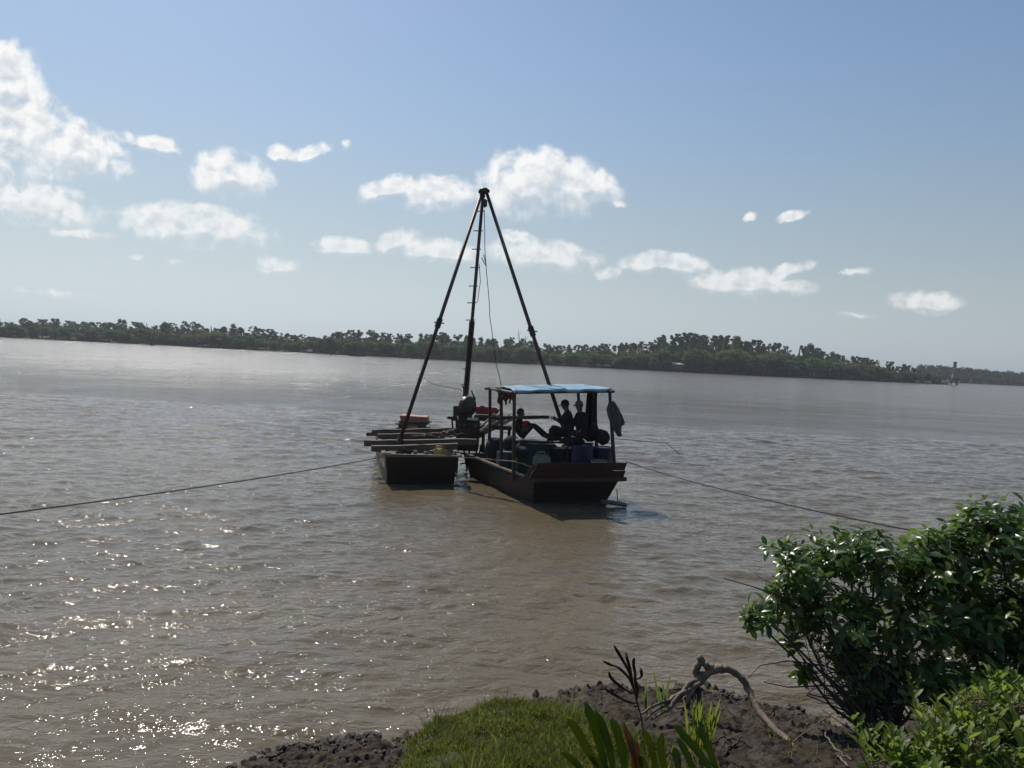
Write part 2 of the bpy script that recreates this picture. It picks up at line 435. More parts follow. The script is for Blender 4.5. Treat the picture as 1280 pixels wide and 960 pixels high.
# ------------------------------------------------------------------ far bank and its trees
SKYL = [(-260,392),(-150,396),(-60,394),(0,396),(60,401),(115,397),(150,406),(195,400),(230,409),(270,404),(340,416),(370,420),(430,411),(470,417),
        (540,415),(600,424),(640,421),(700,431),(750,432),(790,427),(830,428),(850,419),(880,417),(920,420),(980,429),(1040,434),(1080,444),(1130,453),(1160,463),(1180,474)]
WLINE = [(-260,408),(0,421),(190,430.5),(440,443.5),(860,465),(1020,472.5),(1185,480.5)]
def tree_h(px): return float(np.interp(px, [a for a, _ in SKYL], [b for _, b in SKYL]))
def wline(px): return float(np.interp(px, [a for a, _ in WLINE], [b for _, b in WLINE]))
BANK = pm('far_bank_soil', (.022, .024, .013), (.014, .018, .009), .2, .9)
SHORE = []
for px in list(range(-260, 1181, 12)) + [1186]:
    p = on(px, wline(px) - .4, 0.35); SHORE.append((px, p))
def shore_pt(px):
    a = np.array([q for q, _ in SHORE]); return Vector((np.interp(px, a, [p.x for _, p in SHORE]), np.interp(px, a, [p.y for _, p in SHORE]), .3))
V = []; Fq = []
prof = [(-1.5, -.8, 0), (0, .35, 0), (5, .8, 0), (28, 1, .3), (60, 1, .42), (110, .5, .35), (170, -1, 0)]
for px, p in SHORE:
    H = max(0, (wline(px) - tree_h(px))) / 1000 * p.y
    tp = min(1, max(.0, (1186 - px) / 60))
    out = Vector((p.x * .25, p.y, 0)).normalized()
    for dd, z, kH in prof:
        q = p + out * (dd * (tp * .9 + .1)); V.append((q.x, q.y, z + kH * H))
n = len(prof)
for a in range(len(SHORE) - 1):
    for b in range(n - 1): Fq.append((a * n + b, a * n + n + b, a * n + n + b + 1, a * n + b + 1))
tag(np_mesh('far_bank', np.array(V), np.array(Fq), BANK, smooth=True, keep=True), kind='structure')

TREE_M = [leaf_mat('mangrove_leaves', [(.034, .062, .020), (.055, .095, .030), (.075, .115, .038)], .7, .4, .2),
          leaf_mat('olive_leaves', [(.045, .068, .022), (.072, .100, .032), (.095, .115, .042)], .7, .4, .2)]
BARK = pm('grey_bark', (.13, .10, .075), (.06, .05, .04), 5, .9, .5, 20, (1, 1, .3))
def clump_faces(cent, rad, n, size, flat=.8):
    """leaf-clump faces strewn through lumpy balls"""
    k = rng.integers(0, len(cent), n); c = np.array(cent)[k]; r_ = np.array(rad)[k][:, None]
    d = rng.normal(size=(n, 3)); d /= np.linalg.norm(d, axis=1, keepdims=True)
    P = c + d * r_ * (rng.random((n, 1)) ** .45) * np.array([1, 1, flat])
    a = rng.normal(size=(n, 3)); a /= np.linalg.norm(a, axis=1, keepdims=True)
    b = np.cross(a, rng.normal(size=(n, 3))); b /= np.linalg.norm(b, axis=1, keepdims=True)
    s = size * (.5 + rng.random((n, 1)))
    Vv = np.stack([P - a * s, P - b * s * .55 + a * s * .1, P + a * s, P + b * s * .5], 1).reshape(-1, 3)
    return Vv, np.arange(n * 4).reshape(-1, 4)
def far_tree(i, kind):
    """unit: about 10 m tall"""
    names = {'round': ('mangrove_tree', 'dense rounded mangrove tree in the wood on the far bank'),
             'tall': ('mangrove_tree', 'tall loose-crowned mangrove tree rising above the far wood'),
             'low': ('mangrove_bush', 'low bushy mangrove at the water edge of the far bank')}
    nm, lb = names[kind]
    t = thing(nm, (0, 0, 0), lb, 'tree', 'mangroves along the far bank')
    if kind == 'round':
        cent = [(random.uniform(-3.2, 3.2), random.uniform(-2, 2), random.uniform(1.2, 8.6)) for _ in range(22)] + [(random.uniform(-2, 2), random.uniform(-1, 1), random.uniform(8.4, 9.9)) for _ in range(6)]
        rad = [random.uniform(1.1, 1.9) * (1 if c[2] < 6 else .7 if c[2] < 8.4 else .42) for c in cent]; nf = 3600; sz = .27
    elif kind == 'tall':
        cent = [(random.uniform(-2.4, 2.4) * (1.3 - z_ * .12), random.uniform(-1.5, 1.5), z_) for z_ in [random.uniform(1.4, 9.0) for _ in range(26)]]
        rad = [random.uniform(.9, 1.5) * (1.15 - c[2] * .045) for c in cent]; nf = 3400; sz = .25
    else:
        cent = [(random.uniform(-4, 4), random.uniform(-2, 2), random.uniform(.9, 4.6) * 1.0) for _ in range(14)]
        rad = [random.uniform(1.0, 1.8) for _ in cent]; nf = 3400; sz = .27
    Vv, Ff = clump_faces(cent, rad, nf, sz)
    Vv[:, 2] = np.maximum(Vv[:, 2], .2)
    np_mesh('crown', Vv, Ff, TREE_M[i % 2], t)
    tb = MB()
    tb.tube([(0, 0, -1), (.1, 0, 2.5), (-.1, .1, 5), (.1, 0, 7.4)], [.32, .24, .17, .06], 6)
    for c in cent[:6]: tb.tube([(0, 0, min(c[2] * .5, 4)), (c[0] * .5, c[1] * .5, c[2] * .75), c], [.12, .09, .04], 5)
    tb.build('trunk', BARK, t)
    return t
PROTO = {k_: [far_tree(i, k_) for i in range(nv)] for k_, nv in (('round', 4), ('tall', 3), ('low', 3))}
used = set()
def plant(kind, px, back, hpx_frac, wide=1.0):
    p = shore_pt(px); out = Vector((p.x * .25, p.y, 0)).normalized()
    H = (wline(px) - tree_h(px)) / 1000 * p.y
    gzz = .35 + H * float(np.interp(back, [0, 5, 28, 60], [0, .03, .3, .42]))
    top = H * hpx_frac * (p.y + back) / p.y - 0
    h = max(2.2, top - gzz + .5)
    src = random.choice(PROTO[kind])
    o = src if src.name not in used else copy_tree(src)
    used.add(src.name)
    o.location = p + out * back; o.location.z = gzz - .1
    s = h / 10 if kind != 'low' else h / 5.5
    sx = (max(s, .95 if kind == 'round' else .65) if kind != 'low' else max(s * .9, .55)) * wide * random.uniform(.85, 1.2)
    o.scale = (sx, sx, s); o.rotation_euler = (0, 0, random.uniform(0, 6.28))
px = -20
while px < 1176:
    if px > 1150: plant('low', px, 2, .8, .8)
    else: plant('low', px + random.uniform(-4, 4), random.uniform(1.5, 5), random.uniform(.48, .70), 1.5)
    px += 14
px = -20
while px < 1150:
    plant('round', px + random.uniform(-5, 5), random.uniform(9, 22), random.uniform(.66, .9)); px += 12
px = -20
while px < 1165:
    k_ = 'round' if random.random() < .62 else 'tall'
    plant(k_, px + random.uniform(-5, 5), random.uniform(34, 58) if px < 1120 else 12, random.uniform(.88, 1.0) if k_ == 'round' else random.uniform(.95, 1.07)); px += 11
# bare dead stems above the wood, behind the rig
dead = MB()
def far_dead(px, py):
    b = MB(); p = shore_pt(px) + Vector((0, 45, 0)); top = at(px, py, p.y)
    b.tube([(p.x, p.y, 3), (p.x + .3, p.y, top.z * .6), top], [.3, .22, .08], 6)
    for q in range(5):
        z = top.z * (.6 + .07 * q); s_ = random.choice((-1, 1))
        b.tube([(p.x + .2, p.y, z), (p.x + .2 + s_ * 1.1, p.y + random.uniform(-.5, .5), z + 1.3)], [.1, .03], 5)
    return b
tag(far_dead(648, 412).build('dead_tree', BARK), 'bare dead tree standing above the far wood just right of the centre tripod leg', 'tree')
tag(far_dead(657, 419).build('dead_tree', BARK), 'shorter bare dead tree beside the taller one above the far wood', 'tree')

# distant wood past the island, right
p0, p1 = on(1160, 476.7, .1), on(1500, 493, .1)
V = []; cent = []; rad = []
FARL = leaf_mat('distant_leaves', [(.035, .055, .028), (.055, .075, .038), (.075, .085, .045)], .7, .2, .3)
for i in range(170):
    t = i / 169
    p = Vector(p0).lerp(p1, t); D = p.y
    H = float(np.interp(t, [0, .2, .42, .55, 1], [13.5, 12.5, 11.0, 12.5, 14]))
    for q in range(3):
        cent.append((p.x + random.uniform(-2, 2), D + 4 + q * 6, H * (.30 + .22 * q) + random.uniform(-1, .6))); rad.append(H * random.uniform(.2, .28))
Vv, Ff = clump_faces(cent, rad, 60000, .7, .9); Vv[:, 2] = np.maximum(Vv[:, 2], .2)
tag(np_mesh('distant_wood', Vv, Ff, FARL, keep=True), 'low distant mangrove wood on the shore beyond the beacon', 'woodland', kind='stuff')
b = MB(); d = (Vector(p1) - Vector(p0)).normalized()
b.add([(p0.x - 10, p0.y, -.6), (p1.x + 60, p1.y, -.6), (p1.x + 60, p1.y + 90, -.6), (p0.x - 10, p0.y + 90, -.6),
       (p0.x - 10, p0.y + 2, .7), (p1.x + 60, p1.y + 2, .7), (p1.x + 60, p1.y + 90, 1.5), (p0.x - 10, p0.y + 90, 1.5)],
      [(0, 1, 5, 4), (1, 2, 6, 5), (2, 3, 7, 6), (3, 0, 4, 7), (4, 5, 6, 7)])
tag(b.build('distant_bank', BANK), kind='structure')

# ------------------------------------------------------------------ materials of the rig and boats
WOOD_D = pm('dark_wet_wood', (.055, .036, .028), (.028, .020, .017), 4, .6, .4, 14, (.6, .6, 6))
HULL_W = pm('planked_hull', (.034, .023, .018), (.018, .013, .011), 4, .6, .4, 14, (.6, .6, 6), seam=.19)
WOOD_R = pm('red_painted_wood', (.075, .027, .020), (.036, .017, .014), 5, .55, .3, 15, (.6, .6, 5), dirt=(.03, .022, .02))
WOOD_G = pm('weathered_timber', (.15, .115, .085), (.075, .058, .045), 6, .85, .5, 20, (1, 1, 5))
WOOD_P = pm('pale_plank', (.40, .30, .21), (.26, .19, .13), 5, .8, .2, 20)
PINK = pm('pinkish_board', (.42, .23, .17), (.30, .17, .13), 4, .75, .15)
STEEL = pm('dark_steel', (.055, .045, .042), (.10, .055, .04), 9, .5, .15, 30, metal=.4)
IRON = pm('oily_iron', (.028, .026, .027), (.055, .045, .04), 8, .45, .3, 25, metal=.5)
RED = pm('red_paint', (.42, .035, .030), (.30, .03, .026), 5, .4, dirt=(.16, .03, .025))
WHITE = pm('dirty_white', (.62, .60, .56), (.45, .43, .39), 6, .6)
TARP = pm('blue_tarpaulin', (.13, .25, .34), (.22, .36, .44), 3.5, .5, .35, 9, dirt=(.08, .20, .33))
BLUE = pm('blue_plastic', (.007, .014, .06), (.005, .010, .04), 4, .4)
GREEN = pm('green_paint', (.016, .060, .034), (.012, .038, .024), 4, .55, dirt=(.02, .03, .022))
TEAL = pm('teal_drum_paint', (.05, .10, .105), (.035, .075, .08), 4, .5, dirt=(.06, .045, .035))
YEL = pm('yellow_plastic', (.50, .33, .09), (.40, .25, .07), 5, .5)
PALE = pm('milky_plastic', (.20, .175, .14), (.14, .125, .10), 5, .5)
ROPE = pm('dark_rope', (.05, .042, .035), (.03, .026, .022), 60, .9)
ROPE_L = pm('pale_rope', (.22, .19, .15), (.14, .12, .09), 60, .9)
CLOTH_D = pm('dark_cloth', (.022, .022, .030), (.014, .014, .018), 12, .95)
CLOTH_M = pm('maroon_cloth', (.060, .028, .034), (.035, .018, .022), 12, .95)
CLOTH_G = pm('grey_cloth', (.14, .14, .145), (.075, .075, .08), 10, .95)

def hull(mb, L, W_, zg, zb, inset, rake, th, floor, sheer=0.0, srake=.2, nseg=10, T=None):
    """open flat-bottomed barge; x across 0..W, y aft 0..L; blunt raked bow at y = 0"""
    rings = []
    for i in range(nseg + 1):
        t = i / nseg; zz = zg - sheer * math.sin(math.pi * t)
        yo_top = t * L; yo_bot = rake + t * (L - rake - srake)
        yi_top = th + t * (L - 2 * th); yi_bot = rake * .6 + th + t * (L - rake * .6 - srake - 2 * th)
        nar = 1 - .10 * max(0, 1 - t * 4)      # slightly drawn in at the bow
        w = W_ * nar; x0 = (W_ - w) / 2; x1 = x0 + w
        rings.append([(x0 + inset, yo_bot, zb), (x0, yo_top, zz), (x0 + th, yi_top, zz), (x0 + inset * .7 + th, yi_bot, floor),
                      (x1 - inset * .7 - th, yi_bot, floor), (x1 - th, yi_top, zz), (x1, yo_top, zz), (x1 - inset, yo_bot, zb)])
    vs = [T @ Vector(p) for r_ in rings for p in r_]; fs = []
    for i in range(nseg):
        for k_ in range(8):
            a = i * 8 + k_; b_ = i * 8 + (k_ + 1) % 8; fs.append((a, b_, b_ + 8, a + 8))
    for e in (0, nseg * 8):
        f = [(e, e + 1, e + 6, e + 7), (e + 1, e + 2, e + 5, e + 6), (e + 2, e + 3, e + 4, e + 5)]
        fs += f if e else [q[::-1] for q in f]
    mb.add(vs, fs)
    return rings

# ------------------------------------------------------------------ canopied work boat (right)
BO = on(661, 600, .64); BR = R(22); BW, BL = 2.62, 4.9
boat = thing('work_boat', (BO.x, BO.y, 0), 'wooden work boat with a blue tarpaulin roof and high reddish bow, moored on the right', 'boat', None, BR)
BM = ROOT_M[boat.name]
def bp(x, y, z): return BM @ Vector((x, y, z))
h = MB(); hull(h, BL, BW, .64, -.3, .24, .5, .07, .18, .06, T=BM); h.build('hull', HULL_W, boat)
g = MB()   # raised bow board, flaring forward, cut back at its ends
for (za, zc, yo) in ((.66, .85, 0), (.862, 1.06, -.05)):
    x0, x1 = .02 + (.1 if za > .8 else 0), BW - .02
    y0, y1 = .02 + yo, -.05 + yo
    g.add([bp(x0, y0, za), bp(x1, y0, za), bp(x1, y0 + .06, za), bp(x0, y0 + .06, za), bp(x0 + .05, y1, zc), bp(x1 + .02, y1, zc), bp(x1 + .02, y1 + .06, zc), bp(x0 + .05, y1 + .06, zc)],
          [(0, 1, 5, 4), (1, 2, 6, 5), (2, 3, 7, 6), (3, 0, 4, 7), (4, 5, 6, 7), (3, 2, 1, 0)])
g.build('bow_board', WOOD_R, boat)
g = MB(); g.bar(bp(.10, -.035, .64), bp(BW + .03, -.035, .64), .09, .10); g.build('rub_rail', WOOD_R, boat)
g = MB()
for x in (.035, BW - .035): g.bar(bp(x, .25, .665), bp(x, BL - .03, .63), .11, .045, 0)
g.build('gunwale', WOOD_G, boat)
g = MB()
for x in (.2, BW - .2): g.bar(bp(x, .12, .64), bp(x + (.03 if x < 1 else -.03), .42, .94), .05, .05)
g.bar(bp(.12, .5, .62), bp(.12, .06, .98), .03, .10); g.build('bow_knee', WOOD_R, boat)
g = MB()
for k_ in range(8): g.box(bp(BW / 2, .8 + k_ * .53, .205), (BW * .70, .5, .03), (0, 0, BR), bev=.006)
g.build('floor_board', WOOD_G, boat)
# canopy: posts, frame and tarpaulin
RFL, RFR, RBL, RBR = at(643, 488.5, 19.75), at(762, 487, 20.55), at(612.5, 483.5, 22.0), at(722, 481, 22.6)
post_spec = [(RFL, at(642, 598, 19.95)), (RFR, at(768, 580, 20.4)), (RBL, at(610.5, 577, 22.3)), (RBR, at(726, 545, 22.6)),
             (RFL.lerp(RBL, .52), at(626, 592, 21.1)), (RFR.lerp(RBR, .42), at(746, 560, 21.3))]
for a, b_ in post_spec:
    g = MB(); g.tube([b_ - Vector((0, 0, .05)), a.lerp(b_, .5) + Vector((random.uniform(-.02, .02), 0, 0)), a], [.05, .046, .042], 8); g.build('canopy_post', WOOD_D, boat)
g = MB()
dn = Vector((0, 0, -.05))
for a, b_ in ((RFL, RFR), (RBL, RBR), (RFL, RBL), (RFR, RBR), (RFL.lerp(RBL, .5), RFR.lerp(RBR, .5))):
    e = (b_ - a).normalized() * .14; g.tube([a - e + dn, b_ + e + dn], .034, 7)
for t in (.25, .5, .75): g.tube([RFL.lerp(RFR, t) + dn, RBL.lerp(RBR, t) + dn], .024, 6)
g.build('canopy_frame', WOOD_D, boat)
g = MB(); nU, nV = 36, 26; vs = []
AL, AR = RFL.lerp(RBL, .0) + (RFR - RFL) * -.0, RFR
for j in range(nV + 1):
    for i in range(nU + 1):
        uu, vv = i / nU, max(0, (j - 2) / (nV - 2))
        a = RFL.lerp(RFR, -.02 + 1.04 * uu); c = RBL.lerp(RBR, .12 + .92 * uu)
        p = a.lerp(c, vv * 1.02 - .01)
        z = .03 + .012 * math.sin(uu * 4 * math.pi + .5) * math.sin(vv * math.pi * 2) - .014 * abs(math.sin(uu * 4 * math.pi)) + .022 * fbm(np.array([uu * 9.]), np.array([vv * 7.]), 3)[0]
        if j < 2: z -= (.065 if j == 0 else .03) + .012 * math.sin(uu * 23); p = p + Vector((0, -.03, 0))
        vs.append(p + Vector((0, 0, z)))
fs = [(j * (nU + 1) + i, j * (nU + 1) + i + 1, (j + 1) * (nU + 1) + i + 1, (j + 1) * (nU + 1) + i) for j in range(nV) for i in range(nU)]
g.add(vs, fs); g.build('canopy_tarpaulin', TARP, boat, True, .006)
g = MB()    # cross timbers and a side rail in the cabin
g.tube([at(699, 552, 20.7), at(743, 545, 20.9)], .028, 7); g.tube([at(710, 580, 20.7), at(709, 551, 20.7)], .028, 7); g.tube([at(716, 580, 20.8), at(715, 550, 20.8)], .028, 7)
g.build('side_rail', STEEL, boat)
g = MB(); pa, pb = at(647, 548, 21.6), at(735, 552, 21.8)
mid = pa.lerp(pb, .5); g.box((mid.x, mid.y, 1.33), (2.15, .62, .05), (0, 0, BR * .4), bev=.01)
for t in (.06, .94):
    q = pa.lerp(pb, t); g.box((q.x, q.y, .75), (.06, .5, 1.12), (0, 0, BR * .4))
g.build('bench', WOOD_D, boat)

# things in the boat
def cask(name, c, r_, hgt, mat, label, cat):
    b = MB(); prof = [(r_ * .93, 0), (r_, .02), (r_, hgt * .32), (r_ * 1.035, hgt * .34), (r_, hgt * .36), (r_, hgt * .65), (r_ * 1.035, hgt * .67), (r_, hgt * .69), (r_, hgt - .02), (r_ * .95, hgt), (r_ * .93, hgt - .02)]
    b.lathe(c, prof, 24); return tag(b.build(name, mat), label, cat)
q = at(670, 565, 21.3)
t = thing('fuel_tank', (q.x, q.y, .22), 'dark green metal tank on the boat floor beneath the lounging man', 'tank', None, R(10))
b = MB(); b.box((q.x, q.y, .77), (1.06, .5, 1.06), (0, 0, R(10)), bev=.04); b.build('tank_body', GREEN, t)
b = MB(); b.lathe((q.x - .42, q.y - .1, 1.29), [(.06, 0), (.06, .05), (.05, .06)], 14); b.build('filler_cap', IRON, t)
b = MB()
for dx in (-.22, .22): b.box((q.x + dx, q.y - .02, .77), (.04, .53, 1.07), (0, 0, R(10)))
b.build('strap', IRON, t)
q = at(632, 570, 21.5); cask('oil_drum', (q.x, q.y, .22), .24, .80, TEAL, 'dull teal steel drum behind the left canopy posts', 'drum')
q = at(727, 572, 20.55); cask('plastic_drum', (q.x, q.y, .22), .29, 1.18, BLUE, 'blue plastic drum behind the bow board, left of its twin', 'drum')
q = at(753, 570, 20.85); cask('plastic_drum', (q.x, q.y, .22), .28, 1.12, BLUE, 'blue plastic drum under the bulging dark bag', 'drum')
q = at(704, 565, 21.1)
t = thing('engine_housing', (q.x, q.y, .22), 'dark box-like engine housing in the middle of the roofed boat, between tank and drums', 'engine', None, R(14))
b = MB(); b.box((q.x, q.y, .70), (.62, .55, .96), (0, 0, R(14)), bev=.03); b.build('housing', IRON, t)
b = MB(); b.box((q.x, q.y, 1.21), (.66, .59, .05), (0, 0, R(14)), bev=.015); b.build('lid', WOOD_D, t)
b = MB(); b.tube([(q.x - .1, q.y - .3, .9), (q.x + .18, q.y - .34, .9), (q.x + .2, q.y - .34, .5)], .03, 7); b.build('pipe', STEEL, t)
def jerry(c, s, mat, label, rz=0):
    t = thing('jerrycan', c, label, 'jerrycan', None, rz); T = ROOT_M[t.name]; TR = Matrix.Rotation(rz, 4, 'Z')
    b = MB(); b.box(T @ Vector((0, 0, .18 * s)), (.40 * s, .24 * s, .36 * s), TR, bev=.05 * s); b.build('can_body', mat, t, True)
    b = MB(); b.tube([T @ Vector(p) for p in ((-.13 * s, 0, .35 * s), (-.10 * s, 0, .43 * s), (.06 * s, 0, .43 * s), (.09 * s, 0, .35 * s))], .022 * s, 7); b.build('handle', mat, t, True)
    b = MB(); b.lathe(T @ Vector((.15 * s, 0, .35 * s)), [(.035 * s, 0), (.035 * s, .05 * s), (.03 * s, .055 * s)], 12); b.build('cap', IRON, t)
    return t
q = at(677, 577, 19.75); jerry((q.x, q.y, .80), 1.05, PALE, 'milky plastic jerrycan standing behind the bow board of the roofed boat', R(12))
b = MB(); q = at(677, 577, 19.85); b.box((q.x, q.y, .51), (.6, .34, .56), (0, 0, BR), bev=.015); b.box((q.x, q.y, .51), (.63, .05, .5), (0, 0, BR), bev=.01)
tag(b.build('wooden_box', WOOD_D), 'dark wooden box carrying the milky jerrycan at the bow', 'box')
q = at(749, 577, 20.2)
t = thing('plastic_crate', (q.x, q.y, .80), 'pale dirty crate behind the bow board near the right canopy post', 'crate', None, BR)
b = MB(); b.box((q.x, q.y, .94), (.33, .26, .22), (0, 0, BR), bev=.012)
b.build('crate_body', WHITE, t)
b = MB(); b.box((q.x, q.y, 1.06), (.36, .29, .035), (0, 0, BR), bev=.01); b.build('rim', PALE, t)
def sack(name, c, sc, mat, label, cat, n=3):
    b = MB()
    b.ball(c, 1, sc, None, 0, n, .05)
    for _ in range(3):
        b.ball(Vector(c) + Vector((random.uniform(-.5, .5) * sc[0], random.uniform(-.3, .3) * sc[1], random.uniform(-.1, .55) * sc[2])), .62, sc, (0, 0, random.uniform(0, 3)), 0, n, .06)
    return tag(b.build(name, mat, None, True), label, cat)
q = at(754, 547, 20.75); sack('bag', (q.x, q.y, q.z), (.17, .16, .20), CLOTH_D, 'bulging dark bag hung beside the right canopy post', 'bag')
q = at(692, 546, 20.9); sack('bag', (q.x, q.y, q.z - .02), (.2, .16, .09), CLOTH_D, 'dark slumped bag at the feet of the capped man', 'bag')

for x_, y_, Y_, sc_, lab in ((652, 566, 20.3, (.24, .2, .16), 'dark lumpy sack lying against the green tank'), (618, 560, 22.2, (.26, .22, .30), 'dark sack standing behind the leftmost canopy post'),
                            (640, 556, 22.0, (.26, .2, .26), 'dark bundle behind the lounging man, over the teal drum'), (698, 541, 21.2, (.26, .2, .13), 'dark bundle on the bench between the two groups of men'),
                            (738, 540, 21.0, (.24, .18, .26), 'dark heap of clothes on the bench behind the grey-capped man'), (715, 551, 20.8, (.34, .2, .10), 'dark folded sheet on the engine housing lid')):
    q = at(x_, y_, Y_); sack('sack' if 'sack' in lab else 'bundle', (q.x, q.y, q.z), sc_, CLOTH_D, lab, 'sack' if 'sack' in lab else 'bundle')
def cloth(name, top_a, top_b, drop, mat, label, cat, folds=4, ragged=.15, depth=.05, tilt=(0, 0, 0), nar=.0, parent=None):
    top_a, top_b = Vector(top_a), Vector(top_b); nU, nV = 22, 18; vs = []; g = MB()
    side = (top_b - top_a).normalized(); outw = Vector((-side.y, side.x, 0)).normalized()
    rag = [drop * (1 - ragged * random.random() - ragged * .8 * abs(math.sin(i * .9 + drop * 7))) for i in range(nU + 1)]
    for j in range(nV + 1):
        for i in range(nU + 1):
            uu, vv = i / nU, j / nV
            w = uu + nar * (0.5 - uu) * vv
            p = top_a.lerp(top_b, w) + Vector((0, 0, -vv * rag[i])) + outw * depth * math.sin(uu * folds * 2 * math.pi + vv * 1.5) * (.3 + vv) + Vector(tilt) * vv
            vs.append(p)
    g.add(vs, [(j * (nU + 1) + i, j * (nU + 1) + i + 1, (j + 1) * (nU + 1) + i + 1, (j + 1) * (nU + 1) + i) for j in range(nV) for i in range(nU)])
    return tag(g.build(name, mat, None, True, .012), label, cat)
cloth('rag', at(622, 490, 20.9), at(642, 490.5, 20.3), .40, CLOTH_M, 'dark ragged cloth hanging under the left side of the blue roof', 'cloth', 4, .45)
cloth('jacket', at(734, 490, 20.95), at(742, 491, 20.9), .92, CLOTH_D, 'long dark jacket hanging from the roof frame behind the capped men', 'clothing', 2, .1, .06, nar=-.5)
cloth('trousers', at(743.5, 490, 20.8), at(746.5, 490, 20.8), .80, CLOTH_D, 'narrow dark trousers hanging right of the long jacket', 'clothing', 2, .08, .04)
# grey shirt, hung by a corner outside the right post
t = thing('shirt', at(768, 545, 20.35), 'grey torn shirt hanging outside the right canopy post', 'clothing')
def hang(nm, poly, Y, mat, par, folds=3, dep=.05):
    g = MB(); nU, nV = 10, 16; vs = []
    (a0, b0), (a1, b1) = poly[0], poly[-1]
    for j in range(nV + 1):
        k_ = j / nV * (len(poly) - 1); i0 = min(int(k_), len(poly) - 2); fr = k_ - i0
        (la, ra), (lb, rb) = poly[i0], poly[i0 + 1]
        lx, ly = la[0] + (lb[0] - la[0]) * fr, la[1] + (lb[1] - la[1]) * fr
        rx, ry = ra[0] + (rb[0] - ra[0]) * fr, ra[1] + (rb[1] - ra[1]) * fr
        for i in range(nU + 1):
            uu = i / nU
            vs.append(at(lx + (rx - lx) * uu, ly + (ry - ly) * uu, Y + dep * math.sin(uu * folds * 6.28 + j * .3)))
    g.add(vs, [(j * (nU + 1) + i, j * (nU + 1) + i + 1, (j + 1) * (nU + 1) + i + 1, (j + 1) * (nU + 1) + i) for j in range(nV) for i in range(nU)])
    return g.build(nm, mat, par, True, .012)
hang('shirt_body', [((761, 503), (767, 501)), ((758, 511), (774, 511)), ((760, 521), (777, 523)), ((764, 531), (777, 535)), ((769, 541), (776, 541)), ((773, 546), (778, 545))], 20.35, CLOTH_G, t)
hang('sleeve', [((768, 505), (772, 509)), ((773, 512), (778, 520)), ((776, 522), (781, 528)), ((776, 533), (780, 531))], 20.42, CLOTH_G, t, 2)

# timber dangling in the water at the bow, with its line
t = thing('mooring_board', on(773, 629, 0), 'weathered board lying in the water tied under the right bow corner', 'board')
b = MB(); a, c = on(752, 627, .10), on(783, 631, .06)
b.bar(a, c, .34, .06, 0, .01); b.build('board', WOOD_G, t)
b = MB(); b.tube([at(771, 612, 20.6), at(772, 628, 20.3)], .012, 5); b.build('line', ROPE, t)

